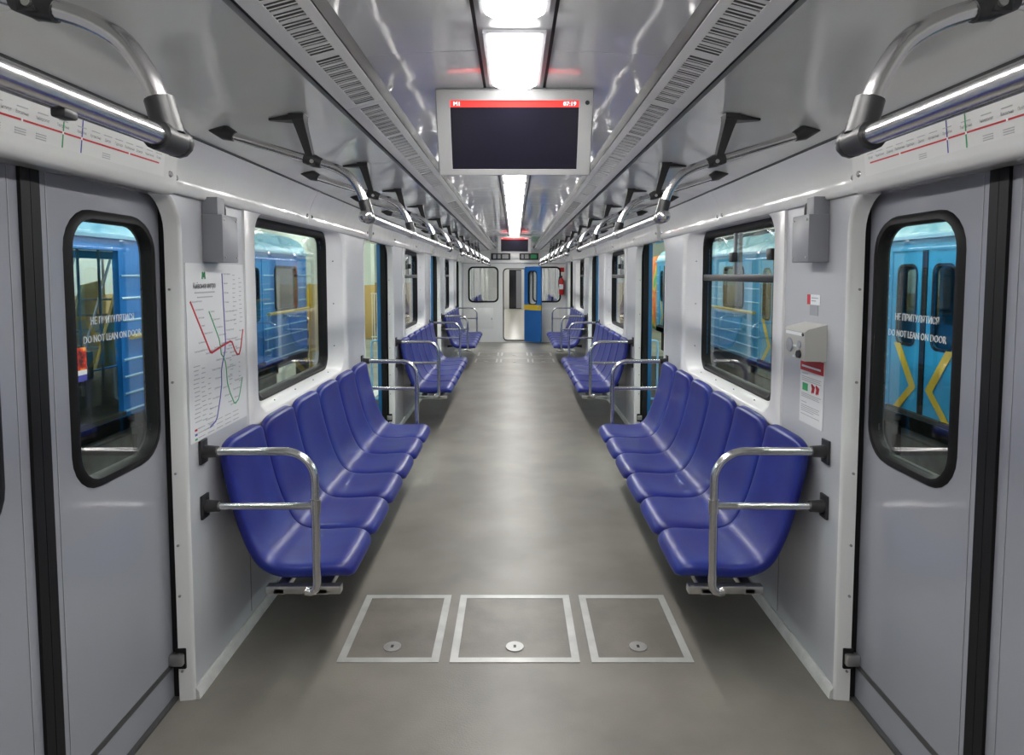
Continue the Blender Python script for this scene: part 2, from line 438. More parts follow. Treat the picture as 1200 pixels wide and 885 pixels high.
for s, side in SIDES:
    for k, c in enumerate(DC):
        num = k + 1 + (0 if s < 0 else 4)
        d = thing('door_%d' % num, (s * 1.33, c, 0), '%s doorway from the camera in the %s wall, %s' % (ORD[k], side, 'grey leaves closed' if k == 0 else 'leaves slid open'), None, None, 'structure')
        a, b = c - HW, c + HW
        # white moulded frame: face ring and reveal, open at the floor
        def path(h, top, r):
            return [(c - h, 0), (c - h, .6), (c - h, 1.2)] + arc(c - h + r, top - r, r, 180, 90, 7) + arc(c + h - r, top - r, r, 90, 0, 7) + [(c + h, 1.2), (c + h, .6), (c + h, 0)]
        loops = [at_x(s * (XW + .004), path(HW + .008, 1.970, .15)), at_x(s * (XW - .004), path(HW + .007, 1.969, .15)),
                 at_x(s * (XW - .007), path(HW + .002, 1.964, .148)), at_x(s * (XW - .004), path(HW - .003, 1.959, .146)),
                 at_x(s * (XW + .006), path(HW - .006, 1.956, .144)), at_x(s * 1.302, path(HW - .012, 1.950, .14)), at_x(s * 1.304, path(HW + .03, 1.985, .12))]
        MB().loft(loops, False).build('door_frame', 'white_panel', d, ang=50)
        MB().loft([at_x(s * XW, path(HW + .002, 1.995, .0015)), at_x(s * XW, path(HW + .002, 1.966, .146)), at_x(s * (XW + .02), path(HW + .002, 1.966, .146))], False).build('corner_panel', 'wall_grey', d)
        for yy, sg in ((a, 1), (b, -1)):
            MB().box((s * 1.306, yy - .05 * sg, .01), (s * 1.329, yy - .002 * sg, 1.97)).build('edge_seal', 'rubber', d)
        for yy in (a - .0, b + .0):
            for zz in (.12, .42, .62, .9, 1.25, 1.6):
                sg = 1 if yy > c else -1
                MB().tube([(s * 1.288, yy - sg * .009, zz), (s * 1.288, yy - sg * .015, zz)], .005, 8).build('screw', 'steel_box', d)
        MB().box((s * 1.312, a, -.005), (s * 1.331, b, .010)).build('threshold', 'slot_dark', d)
        sb = MB().rbox((s * 1.276, b - .035, .15), (s * 1.328, b - .004, .195), .006)
        sb.build('door_stop', 'aluminium', d)
        MB().rbox((s * 1.272, b - .016, .13), (s * 1.312, b - .002, .212), .004).build('stop_pad', 'rubber', d)
        if k == 0:
            leaf(d, s, a - .06, c - .036, (c - .036, c - .001), lettering=(True))
            leaf(d, s, c + .036, b + .06, (c + .001, c + .036))
        else:
            leaf(d, s, a - .66, a + .015, (a + .015, a + .045), lettering=False)
            leaf(d, s, b - .015, b + .66, (b - .045, b - .015), lettering=False)
        # painted outer jambs
        for yy, sg in (((a, 1), (b, -1)) if k else ()):
            MB().box((s * 1.372, yy - .022 * sg, -.2), (s * 1.415, yy + .004 * sg, 2.1)).build('outer_jamb', 'body_blue', d)
        MB().box((s * 1.33, a - .02, 1.99), (s * 1.415, b + .02, 2.12)).build('door_header', 'body_blue', d)
        if k:
            hx = s * 1.49; hy = b + .05
            MB().tube([(s * 1.41, hy, .36), (s * 1.46, hy, .36)] + [(s * (1.46 + .03 * math.sin(t)), hy, .39 - .03 * math.cos(t)) for t in (.4, .8, 1.2, 1.57)] + [(hx, hy, .92)] + [(s * (1.46 + .03 * math.cos(t)), hy, .94 + .03 * math.sin(t)) for t in (.4, .8, 1.2, 1.57)] + [(s * 1.41, hy, .97)], .011, 10).build('outside_handle', 'pale_blue_rib_highlight', d)
            MB().box((s * 1.408, b + .0, .86), (s * 1.417, b + .5, .97)).build('outside_stripe', 'yellow_paint', d)

# ================================================================== windows
for s, side in SIDES:
    for k, c in enumerate(BC):
        num = k + 1 + (0 if s < 0 else 3)
        vent = not (s < 0 and k == 0)
        wn = thing('window_%d' % num, (s * 1.3, c, .94), '%s window from the camera in the %s wall, %s' % (ORD[k], side, 'with a sliding upper vent' if vent else 'one undivided pane'), None, None, 'structure')
        H = .80; G = .648
        loops = [at_x(s * XW, rr(c - .925, c + .925, .93, 1.985, .001)), at_x(s * (XW - .010), rr(c - .922, c + .922, .933, 1.985, .001)),
                 at_x(s * (XW - .010), rr(c - H - .008, c + H + .008, .962, 1.958, .125)), at_x(s * (XW - .004), rr(c - H, c + H, .97, 1.952, .12)),
                 at_x(s * (XW + .03), rr(c - .755, c + .755, .985, 1.95, .11)), at_x(s * 1.322, rr(c - G - .005, c + G + .005, 1.0, 1.947, .10))]
        MB().loft(loops).build('window_frame', 'white_panel', wn, ang=50)
        for yy in (c - .5, c - .17, c + .17, c + .5):
            MB().tube([(s * 1.275, yy, .988), (s * 1.275, yy, .994)], .0045, 8).build('screw', 'steel_box', wn)
        for zz in (1.15, 1.45, 1.75):
            MB().tube([(s * 1.285, c + .708, zz), (s * 1.285, c + .700, zz)], .0045, 8).build('screw', 'steel_box', wn)
        gi = rr(c - G + .028, c + G - .028, 1.03, 1.905, .075); go = rr(c - G - .01, c + G + .01, .995, 1.953, .105)
        MB().loft([at_x(s * 1.34, go), at_x(s * 1.318, go), at_x(s * 1.312, rr(c - G + .012, c + G - .012, 1.012, 1.925, .09)), at_x(s * 1.33, gi), at_x(s * 1.372, gi), at_x(s * 1.372, go)]).build('gasket', 'rubber', wn, ang=60)
        if not vent:
            MB().loft([at_x(s * 1.345, gi), at_x(s * 1.351, gi)], True, True, True).build('glass_pane', 'glass', wn)
        else:
            zb = 1.635
            MB().loft([at_x(s * 1.345, rr(c - G + .028, c + G - .028, 1.03, zb, .03)), at_x(s * 1.351, rr(c - G + .028, c + G - .028, 1.03, zb, .03))], True, True, True).build('glass_pane', 'glass', wn)
            MB().rbox((s * 1.315, c - G + .02, zb - .022), (s * 1.355, c + G - .02, zb + .022), .006).build('sash_bar', 'black_plastic', wn)
            for (ya, yb2, xx) in ((c - G + .028, c + .05, 1.335), (c - .02, c + G - .028, 1.350)):
                p = MB().box((s * xx, ya, zb + .02), (s * (xx + .005), yb2, 1.905)).build('vent_pane', 'glass', wn)
                yy = yb2 - .012 if xx < 1.34 else ya + .012
                MB().box((s * (xx - .006), yy - .012, zb + .02), (s * (xx + .010), yy + .012, 1.905)).build('pane_rail', 'steel_box', p)
            for yy in (c - G + .075, c + .02):
                MB().rbox((s * 1.30, yy - .03, 1.73), (s * 1.338, yy + .03, 1.79), .008).build('latch', 'black_plastic', wn)

# ================================================================== seats
def catmull(P, n):
    out = []; Q = [P[0]] + list(P) + [P[-1]]
    for i in range(1, len(Q) - 2):
        for k in range(n):
            t = k / n; a, b, c, d = [Vector(Q[j]) for j in (i - 1, i, i + 1, i + 2)]
            out.append(.5 * ((2 * b) + (-a + c) * t + (2 * a - 5 * b + 4 * c - d) * t * t + (-a + 3 * b - 3 * c + d) * t ** 3))
    out.append(Vector(P[-1])); return out
def seat_mesh(s):
    # (distance from wall, height, width, thickness, dish)
    P = [(.052, .966, .25, .028, .0), (.050, .955, .33, .048, .001), (.050, .930, .392, .056, .004), (.058, .87, .414, .056, .010), (.080, .77, .424, .054, .014), (.108, .66, .428, .054, .016),
         (.142, .56, .428, .058, .016), (.188, .472, .428, .068, .016), (.25, .430, .428, .076, .015), (.34, .420, .428, .078, .015), (.43, .424, .426, .078, .012), (.50, .426, .418, .078, .006),
         (.538, .416, .402, .070, .002), (.558, .398, .37, .048, 0), (.564, .386, .31, .02, 0)]
    st = catmull(P, 4); n = 28; loops = []
    for i, p in enumerate(st):
        a = st[max(i - 1, 0)]; b = st[min(i + 1, len(st) - 1)]
        t = Vector((b[0] - a[0], b[1] - a[1])).normalized(); nn = Vector((-t.y, t.x))   # up/forward normal
        if nn.x < 0 and nn.y < 0: nn = -nn
        w, th, dish = p[2], max(p[3], .01), p[4]
        lp = []
        for k in range(n):
            an = 2 * math.pi * k / n; cs, sn = math.cos(an), math.sin(an)
            yy = w / 2 * math.copysign(abs(cs) ** .42, cs); hh = th / 2 * math.copysign(abs(sn) ** .62, sn)
            if sn > 0: hh -= dish * (1 - (2 * yy / w) ** 2)
            else: hh -= dish * .7 * (1 - (2 * yy / w) ** 2)
            d = p[0] + nn.x * hh; z = p[1] + nn.y * hh
            lp.append((s * (XW - d), yy, z))
        loops.append(lp)
    return MB().loft(loops, True, True, True)
rowname = {(-1, 0): 'nearest left row', (-1, 1): 'middle left row', (-1, 2): 'farthest left row',
           (1, 0): 'nearest right row', (1, 1): 'middle right row', (1, 2): 'farthest right row'}
seat0 = {}
PITCH_Y = .437
for s, side in SIDES:
    for k, c in enumerate(BC):
        for j in range(6):
            y = c + (j - 2.5) * PITCH_Y
            lab = 'blue moulded plastic seat, %s from the camera in the %s' % (ORD[j], rowname[(s, k)])
            if s not in seat0:
                o = seat_mesh(s).build('bucket_seat', 'seat_blue', ang=60); seat0[s] = o
            else:
                o = seat0[s].copy(); COL.objects.link(o)
            o.location.y = y
            tag(o, lab, 'seat', 'blue seats of the ' + rowname[(s, k)])
        # carrying frame under the row
        fr = thing('bench_support', (s * .95, c, .28), 'pale metal frame under the blue seats of the %s' % rowname[(s, k)], 'bench support', 'bench supports')
        MB().rbox((s * .95, c - 1.32, .332), (s * 1.00, c + 1.32, .362), .006).build('beam', 'aluminium', fr)
        MB().rbox((s * .77, c - 1.32, .332), (s * .83, c + 1.32, .362), .006).build('beam', 'aluminium', fr)
        for yy in (c - 1.30, c - .44, c + .44, c + 1.30):
            if abs(yy - c) < 1: MB().loft([[(s * 1.245, y2, .31), (s * 1.245, y2, .355), (s * 1.02, y2, .355), (s * 1.02, y2, .335)] for y2 in (yy - .012, yy + .012)], True, True, True).build('strut', 'black_plastic', fr)
            MB().rbox((s * 1.03, yy - .02, .335), (s * .72, yy + .02, .368), .004).build('bracket', 'aluminium', fr)

# ---- tubular rails closing each end of a row
for s, side in SIDES:
    for k, c in enumerate(BC):
        for e, sg in enumerate((-1, 1)):
            y = c + sg * 1.372
            g = thing('seat_end_rail', (s * 1.0, y, .35), 'bent chrome rail at the %s end of the %s' % ('near' if sg < 0 else 'far', rowname[(s, k)]), 'grab rail', 'chrome rails at the seat row ends')
            ar = arc(.92, .83, .12, 90, 180, 9)
            pts = [(1.215, .95)] + ar + [(.80, .60), (.80, .405)] + [(.83 - .03 * math.cos(t), .405 - .035 * math.sin(t)) for t in (.5, 1.0, 1.57, 2.2)]
            MB().tube([(s * x, y, z) for x, z in pts], .0165, 14).build('post', 'chrome', g)
            MB().tube([(s * 1.215, y, .727), (s * .80, y, .727)], .0140, 14).build('cross_bar', 'chrome', g)
            MB().tube([(s * .80, y, .700), (s * .80, y, .755)], .0205, 14).build('collar', 'chrome', g)
            for zz in (.95, .727):
                f = MB().rbox((s * 1.249, y - .03, zz - .048), (s * 1.238, y + .03, zz + .048), .003).build('wall_plate', 'black_plastic', g)
                MB().tube([(s * 1.24, y, zz), (s * 1.185, y, zz)], [.026, .022], 14).build('socket', 'black_plastic', g)

# ================================================================== overhead handrails
def arm_path(s, y):
    return [(s * q[0], y, q[1]) for q in catmull([(.537, 1.905), (.556, 1.955), (.590, 2.005), (.640, 2.037), (.70, 2.057), (.78, 2.080), (.90, 2.117), (1.03, 2.157)], 4)]
def overhead(s, side, y0, y1, ys, lab, balls):
    h = thing('overhead_handrail', (s * .535, (y0 + y1) / 2, 1.84), lab, 'handrail', 'overhead chrome handrails')
    xr, zr = s * .53, 1.862
    MB().tube([(xr, y0, zr), (xr, y1, zr)], .0165, 16).build('rail', 'chrome', h)
    for y in ys:
        a = MB().tube(arm_path(s, y), .0155, 14).build('arm', 'chrome', h, ang=60)
        # sleeve gripping the rail and the arm foot
        MB().tube([(s * .527, y, 1.868), (s * .541, y, 1.922)], .022, 14).build('sleeve', 'black_plastic', a)
        MB().tube([(xr, y - .032, zr), (xr, y + .032, zr)], .0225, 14).build('rail_clamp', 'black_plastic' if y in (ys[0], ys[-1]) else 'chrome', a)
        # black cone foot against the ceiling
        MB().tube([(s * 1.0, y, 2.148), (s * 1.035, y, 2.163), (s * 1.09, y, 2.172)], [.019, .028, .006], 12).build('ceiling_foot', 'black_plastic', a)
        # tapering hanger strut with a flange
        st = MB()
        L = []
        for t, hw, th in ((0, .022, .013), (.25, .017, .013), (.7, .022, .018), (.93, .027, .022), (1, .030, .028)):
            x = .722 + .05 * t; z = 2.045 + .178 * t
            L.append([(s * (x - th), y - hw, z), (s * (x + th), y - hw, z), (s * (x + th), y + hw, z), (s * (x - th), y + hw, z)])
        st.loft(L, True, True, True)
        st.loft([[(s * .745, y - .028, 2.204), (s * .745, y + .028, 2.204), (s * .745, y + .028, 2.222), (s * .745, y - .028, 2.222)], [(s * .80, y - .026, 2.200), (s * .80, y + .026, 2.200), (s * .80, y + .026, 2.218), (s * .80, y - .026, 2.218)], [(s * .875, y - .008, 2.203), (s * .875, y + .008, 2.203), (s * .875, y + .008, 2.210), (s * .875, y - .008, 2.210)]], True, True, True)
        st.build('hanger', 'black_plastic', a)
        cl = MB().tube([(s * .690, y, 2.052), (s * .715, y, 2.061), (s * .752, y, 2.071)], [.018, .023, .019], 14).build('hanger_clamp', 'black_plastic', a)
        MB().tube([(s * .72, y - .026, 2.057), (s * .72, y - .020, 2.057)], .007, 10).build('bolt', 'aluminium', a)
    if s < 0 and y0 < 0: MB().rbox((xr - .009, .775, zr - .024), (xr + .009, .800, zr - .012), .003).build('clip', 'black_plastic', h)
    for yb in balls:
        MB().ball((xr, yb, zr), .024).build('end_cap', 'chrome' if yb > 2 else 'black_plastic', h, ang=60)
for s, side in SIDES:
    overhead(s, side, YB + .05, 1.04, [-.5, 1.02], 'near chrome overhead handrail above the closed %s door, cut off by the photo edge' % side, [1.05])
    for k in range(3):
        y0 = DC[k] + .575; ys = [y0 + 1.01 * j for j in range(4)]
        overhead(s, side, y0, ys[-1], ys, 'chrome overhead handrail hanging above the %s' % rowname[(s, k)], [y0 - .03, ys[-1] + .03])

# ================================================================== ceiling lamps
k = 0; y = -.42
ys = [1.113 + .754 * j for j in range(-2, 20)]
n = 0
for y in ys:
    if y + .6 > YE - .1: continue


    n += 1

    lab = 'square white glowing ceiling light, %s along the aisle from the camera' % ORD[n - 1]
    L = thing('ceiling_light', (0, y + .3, 2.30), lab, 'light', 'row of ceiling lights')
    LL = .475 if abs(y - 1.867) < .01 else .60
    prof = [(-.074, 2.327), (-.073, 2.314), (-.050, 2.303), (0, 2.299), (.050, 2.303), (.073, 2.314), (.074, 2.327)]
    MB().loft([[(x, yy, z) for x, z in prof] for yy in (y, y + LL)], True, True, True).build('diffuser', 'led', L)
    fr = MB()
    for yy in (y - .012, y + LL): fr.box((-.088, yy, 2.318), (.088, yy + .012, 2.329))
    for xx in (-.088, .076): fr.box((xx, y, 2.318), (xx + .012, y + LL, 2.329))
    fr.build('frame', 'light_channel', L)

# ================================================================== screens under the ceiling
def screen(yt, lab):
    top = Vector((0, yt, 2.318)); bot = Vector((0, yt + .115, 2.030))
    V = (top - bot).normalized(); U = Vector((1, 0, 0)); N = U.cross(V)      # N faces the camera and down
    H = (top - bot).length; W2 = .285
    t = thing('ceiling_screen', (0, yt + .1, 2.03), lab, 'screen', 'information screens hung from the ceiling')
    def pt(u, v, n): return bot + U * u + V * v + N * n
    def slab(u0, u1, v0, v1, n0, n1, r=.012):
        a = rr(u0, u1, v0, v1, r)
        return MB().loft([[pt(p, q, n0) for p, q in a], [pt(p, q, n1) for p, q in a]], True, True, True)
    c = slab(-W2, W2, 0, H, -.05, 0, .006)
    c.build('housing', 'tv_case', t)
    b = MB()
    o = rr(-W2, W2, 0, H, .006); i = rr(-.233, .233, .024, H - .037, .002)
    b.loft([[pt(p, q, 0) for p, q in o], [pt(p, q, .008) for p, q in rr(-W2 + .004, W2 - .004, .004, H - .004, .006)], [pt(p, q, .008) for p, q in i], [pt(p, q, .001) for p, q in i]])
    b.build('bezel', 'tv_case', t)
    sc = slab(-.233, .233, .024, H - .037, .0, .0015, .002).build('display', 'screen_black', t)
    slab(-.233, .233, H - .062, H - .037, .0015, .0022, .001).build('red_band', 'screen_red', sc)
    tx = MB(); t2 = MB()
    tx.text('M1', .021, pt(-.222, H - .057, .0026), U, V, bold=.0012); t2.text('07:19', .021, pt(.222, H - .057, .0026), U, V, 'RIGHT', bold=.0012)
    tx.build('line_number', 'screen_white', sc, normals=False); t2.build('clock_time', 'screen_white', sc, normals=False)
    MB().tube([pt(.262, H - .045, .006), pt(.262, H - .045, .011)], .008, 14).build('sensor', 'black_plastic', t)
    MB().box((-.20, yt + .075, 2.24), (.20, yt + .15, 2.332)).build('mount', 'tv_case', t)
screen(2.40, 'large near information screen with a red band, hung from the ceiling')
screen(11.25, 'small far information screen with a red band, near the end wall')

# ================================================================== floor hatches
def hatch(x0, x1, y0, y1, lab, bright):
    h = thing('floor_hatch', ((x0 + x1) / 2, (y0 + y1) / 2, 0), lab, 'hatch', 'floor hatches')
    wd = .034
    L = [(x0, y0), (x1, y0), (x1, y1), (x0, y1)]; I = [(x0 + wd, y0 + wd), (x1 - wd, y0 + wd), (x1 - wd, y1 - wd), (x0 + wd, y1 - wd)]
    for i in range(4):
        j = (i + 1) % 4
        q = [L[i], L[j], I[j], I[i]]
        MB().loft([[(a, b, 0) for a, b in q], [(a, b, .0035) for a, b in q]], True, True, True).build('frame_strip', 'hatch_metal', h)
    MB().box((x0 + wd, y0 + wd, 0), (x1 - wd, y1 - wd, .0018)).build('lid', 'hatch_lino', h)
    lx, ly = (x0 + x1) / 2, y0 + .115
    lk = MB().tube([(lx, ly, .001), (lx, ly, .005), (lx, ly, .007)], [.040, .040, .039], 24).build('lock', 'hatch_metal' if bright else 'aluminium', h)
    MB().box((lx - .006, ly - .010, .0065), (lx + .006, ly + .010, .0078)).build('keyhole', 'black_plastic', lk)
for (x0, x1, nm) in ((-.762, -.325, 'left'), (-.278, .280, 'middle'), (.330, .768, 'right')):
    hatch(x0, x1, 2.705, 3.295, '%s aluminium framed floor hatch of the near group of three' % nm, nm == 'middle')
    hatch(x0, x1, 12.3, 12.85, '%s floor hatch of the far group, in its nearer row' % nm, nm == 'middle')
    hatch(x0, x1, 13.3, 13.9, '%s floor hatch of the far group, in the row nearest the end door' % nm, nm == 'middle')

# ================================================================== things on the walls
UL, UR, VZ = Vector((0, 1, 0)), Vector((0, -1, 0)), Vector((0, 0, 1))
RED_ST = ['Академмістечко', 'Житомирська', 'Святошин', 'Нивки', 'Берестейська', 'Шулявська', 'Політехнічний інститут', 'Вокзальна', 'Університет', 'Театральна', 'Хрещатик', 'Арсенальна', 'Дніпро', 'Гідропарк', 'Лівобережна', 'Дарниця', 'Чернігівська', 'Лісова']
BLUE_ST = ['Героїв Дніпра', 'Мінська', 'Оболонь', 'Почайна', 'Тараса Шевченка', 'Контрактова площа', 'Поштова площа', 'Майдан Незалежності', 'Площа Льва Толстого', 'Олімпійська', 'Палац «Україна»', 'Либідська', 'Деміївська', 'Голосіївська', 'Васильківська', 'Виставковий центр', 'Іподром', 'Теремки']
GREEN_ST = ['Сирець', 'Дорогожичі', "Лук'янівська", 'Золоті ворота', 'Палац спорту', 'Кловська', 'Печерська', 'Дружби народів', 'Видубичі', 'Славутич', 'Осокорки', 'Позняки', 'Харківська', 'Вирлиця', 'Бориспільська', 'Червоний хутір']
# ---- metro map poster on the left wall (u right, v up, lower left corner at O)
po = thing('metro_map_poster', (-1.248, 2.757, 1.0), 'white metro map poster with red, blue and green lines on the left wall', 'poster')
O = Vector((-1.2465, 2.492, 1.0)); PW, PH = .535, .70
MB().box((-1.2495, O.y, 1.0), (-1.2465, O.y + PW, 1.70)).build('sheet', 'paper', po)
def mp(px, py):      # pixels of the photograph's poster, undone perspective (u, v)
    return (px * PW, py * PH)
def line(pts, wd, m, nm):
    MB().ribbon([mp(*p) for p in pts], wd, O, UL, VZ).build(nm, m, po, normals=False)
red = [(.06, .665), (.15, .545), (.24, .425), (.335, .315), (.36, .303), (.52, .325), (.66, .345), (.72, .335), (.78, .27), (.83, .235), (.88, .24), (.92, .29), (.965, .385)]
blue = [(.585, .935), (.59, .80), (.60, .60), (.61, .36), (.60, .32), (.575, .265), (.55, .225), (.53, .17), (.52, .05), (.515, -.0)]
blue = [(.585, .93), (.592, .75), (.60, .55), (.612, .345), (.60, .30), (.56, .235), (.53, .20), (.515, .16), (.515, .02)]
# vertical positions run from the bottom of the sheet
red = [(.06, .785), (.15, .69), (.25, .585), (.345, .485), (.375, .478), (.55, .503), (.70, .520), (.735, .512), (.78, .462), (.83, .425), (.87, .425), (.905, .465), (.955, .575)]
blue = [(.582, .94), (.592, .80), (.603, .66), (.613, .53), (.60, .47), (.573, .43), (.545, .395), (.525, .355), (.522, .27), (.49, .19), (.43, .085), (.40, .065), (.31, .045)]
green = [(.345, .72), (.41, .65), (.50, .55), (.522, .50), (.53, .455), (.573, .43), (.60, .40), (.615, .355), (.625, .27), (.67, .20), (.745, .125), (.77, .118), (.83, .135), (.86, .17), (.92, .265)]
line(red, .0085, 'ink_red', 'red_line'); line(blue, .0065, 'ink_blue', 'blue_line'); line(green, .006, 'ink_green', 'green_line')
tx = MB(); tp = MB()
def along(pts, n):
    L = [0]
    for a, b in zip(pts, pts[1:]): L.append(L[-1] + math.hypot((b[0] - a[0]) * PW, (b[1] - a[1]) * PH))
    out = []
    for i in range(n):
        t = L[-1] * i / (n - 1)
        for j in range(len(pts) - 1):
            if t <= L[j + 1] + 1e-9:
                q = (t - L[j]) / (L[j + 1] - L[j]); out.append((pts[j][0] + (pts[j + 1][0] - pts[j][0]) * q, pts[j][1] + (pts[j + 1][1] - pts[j][1]) * q)); break
    return out
for names, pts in ((RED_ST, red), (BLUE_ST, blue), (GREEN_ST, green)):
    for i, (nm, p) in enumerate(zip(names, along(pts, len(names)))):
        u, v = mp(*p); left = (names is RED_ST and i > 4) or (names is BLUE_ST and i > 8) or (names is GREEN_ST and i > 8)
        o = O + UL * (u + (-.009 if left else .009)) + VZ * (v - .003)
        tx.text(nm, .0105, o, UL, VZ, 'RIGHT' if left else 'LEFT', .001)
tx.text('Київське метро', .034, O + UL * .055 + VZ * .60, UL, VZ, 'LEFT', .001, sx=.75, bold=.0006)
tx.build('lettering', 'ink_dark', po, normals=False)
# small print too fine to read: pale dashes
for (u0, v0, nn, dv, ln) in ((.78, .93, 12, .028, .07), (.90, .91, 11, .028, .06), (.08, .42, 14, .024, .10), (.20, .40, 12, .027, .07), (.30, .33, 8, .03, .06), (.68, .40, 6, .03, .06), (.86, .37, 5, .03, .05)):
    for i in range(nn):
        u, v = mp(u0 + random.uniform(-.01, .01), v0 - i * dv); l2 = ln * PW * random.uniform(.5, 1)
        tp.flat([(u, v), (u + l2, v), (u + l2, v + .0035), (u, v + .0035)], O, UL, VZ)
for r_ in range(3):
    for c_ in range(5):
        u, v = mp(.12 + c_ * .15, .075 - r_ * .026)
        tp.flat([(u, v - .005), (u + .055, v - .005), (u + .055, v - .002), (u, v - .002)], O, UL, VZ)
u, v = mp(.13, .83); tp.flat([(u, v), (u + .17, v), (u + .17, v + .006), (u, v + .006)], O, UL, VZ); tp.flat([(u + .02, v - .018), (u + .15, v - .018), (u + .15, v - .013), (u + .02, v - .013)], O, UL, VZ)
tag(tp.build('small_print', 'ink_pale', po, normals=False), kind='stuff')
u, v = mp(.25, .915); MB().ribbon([(u, v), (u + .004, v + .022), (u + .012, v + .008), (u + .02, v + .022), (u + .024, v)], .008, O, UL, VZ).build('emblem', 'ink_green', po, normals=False)
for i, m in enumerate(('ink_red', 'ink_blue', 'ink_green')):
    u, v = mp(.07, .072 - i * .026); MB().flat([(u, v - .008), (u + .018, v - .008), (u + .018, v), (u, v)], O, UL, VZ).build('legend_key', m, po, normals=False)

# ---- line diagram above the closed doors
for s, side in SIDES:
    U = UL if s < 0 else UR
    b_ = Vector((s * 1.199, 0, 1.995)); t_ = Vector((s * 1.188, 0, 2.092)); V = (t_ - b_).normalized()
    N = U.cross(V)
    rd = thing('line_diagram', (s * 1.195, 1.75, 1.99), 'white line diagram strip with a red line above the closed %s door' % side, 'route map', 'line diagram strips')
    O2 = b_ + N * .0035
    def q(y, v): return O2 + Vector((0, y, 0)) + V * v
    def rect(m, ya, yb2, v0, v1, t): return m.loft([[q(ya, v0) + N * t, q(yb2, v0) + N * t, q(yb2, v1) + N * t, q(ya, v1) + N * t], [q(ya, v0) + N * (t + .0006), q(yb2, v0) + N * (t + .0006), q(yb2, v1) + N * (t + .0006), q(ya, v1) + N * (t + .0006)]], True, True, True)
    rect(MB(), 1.27, 2.27, -.012, .094, -.0035).build('strip', 'strip_film', rd)
    rect(MB(), 1.30, 2.235, .0325, .0375, -.0025).build('red_line', 'ink_red', rd)
    st = MB(); sub = MB(); dot = MB(); yy = 2.23
    sp = [.055, .058, .054, .054, .054, .056, .060, .075, .075, .07, .08, .09, .09, .08, .08]
    for i, nm in enumerate(reversed(RED_ST)):
        if yy < 1.31: break
        st.text(nm, .0118, q(yy, .048), U, V, 'CENTER', -.0018, sx=.70)
        rect(sub, yy - .018, yy + .018, .064, .0665, -.0022)
        (rect(dot, yy - .003, yy + .003, .031, .039, -.0014) if i in (3, 7, 8, 10, 11) else None)
        if i in (5, 9, 10, 11, 12): 
            for j in range(3): rect(sub, yy - .02, yy + .016, .008 + j * .006 - .008, .0105 + j * .006 - .008, -.0022)
        if i == 7: rect(MB(), yy + .022 * 0 + .0, yy + .004, -.004, .085, -.0022).build('blue_line', 'ink_blue', rd)
        if i == 8: rect(MB(), yy, yy + .004, -.004, .085, -.0022).build('green_line', 'ink_green', rd)
        yy -= sp[i] if i < len(sp) else .08
    st.build('lettering', 'ink_dark', rd, normals=False); sub.build('small_print', 'ink_pale', rd); dot.build('station_dots', 'ink_white', rd)

# ---- grey boxes hung under the frieze
for s, side in SIDES:
    bx = thing('junction_box', (s * 1.21, 2.71, 1.70), 'grey steel box below the frieze on the %s wall by the closed door' % side, 'box', 'grey wall boxes')
    y0, y1 = (2.64, 2.785) if s < 0 else (2.62, 2.775)
    MB().rbox((s * 1.249, y0, 1.705), (s * 1.165, y1, 1.895), .004).build('body', 'steel_box', bx)
    MB().rbox((s * 1.249, y0 + .004, 1.89), (s * 1.185, y0 + .07, 1.965), .003).build('bracket', 'steel_box', bx)
    MB().tube([(s * 1.21, y1 - .025, 1.885), (s * 1.21, y1 - .025, 1.925), (s * 1.213, y1 - .03, 1.945), (s * 1.22, y1 - .045, 1.955), (s * 1.235, y1 - .06, 1.95)], .008, 10).build('conduit', 'black_plastic', bx)
    for yy in (y0 + .018, y1 - .018):
        for zz in (1.725, 1.875): MB().tube([(s * 1.166, yy, zz), (s * 1.162, yy, zz)], .004, 8).build('screw', 'aluminium', bx)

# ---- emergency intercom, leaflet and stickers on the right wall
ic = thing('intercom', (1.21, 2.71, 1.28), 'beige emergency intercom box on the right wall above the leaflet', 'intercom')
L = []
for y, in ((2.615,), (2.815,)):
    L.append([(1.249, y, 1.305), (1.163, y, 1.308), (1.160, y, 1.425), (1.172, y, 1.435), (1.249, y, 1.455)])
MB().loft(L, True, True, True).build('body', 'beige_box', ic)
def icp(y, z): return Vector((1.163 - (z - 1.295) * .003 / .13, y, z))
MB().box((1.157, 2.64, 1.408), (1.1625, 2.79, 1.420)).build('name_strip', 'ink_white', ic)
MB().tube([(1.1625, 2.758, 1.362), (1.157, 2.758, 1.362)], .030, 20).build('speaker', 'sticker_grey', ic)
MB().tube([(1.1625, 2.665, 1.372), (1.158, 2.665, 1.372)], .016, 16).build('indicator', 'sticker_grey', ic)
MB().tube([(1.164, 2.665, 1.332), (1.152, 2.665, 1.332)], [.018, .015], 16).build('button', 'black_plastic', ic)
MB().tube([(1.1625, 2.632, 1.414), (1.157, 2.632, 1.414)], .007, 12).build('screw', 'black_plastic', ic)
for zz in (1.362, 1.318): MB().box((1.158, 2.695, zz - .004), (1.1625, 2.722, zz + .004)).build('caption', 'ink_white', ic)
lf = thing('leaflet', (1.248, 2.735, 1.04), 'narrow white instruction leaflet with a red heading under the intercom', 'leaflet')
O = Vector((1.2475, 2.845, 1.02))
MB().box((1.2495, 2.63, 1.02), (1.2475, 2.845, 1.30)).build('sheet', 'paper', lf)
MB().flat([(0, .225), (.215, .225), (.215, .28), (0, .28)], O, UR, VZ).build('heading', 'ink_red', lf)
lt = MB()
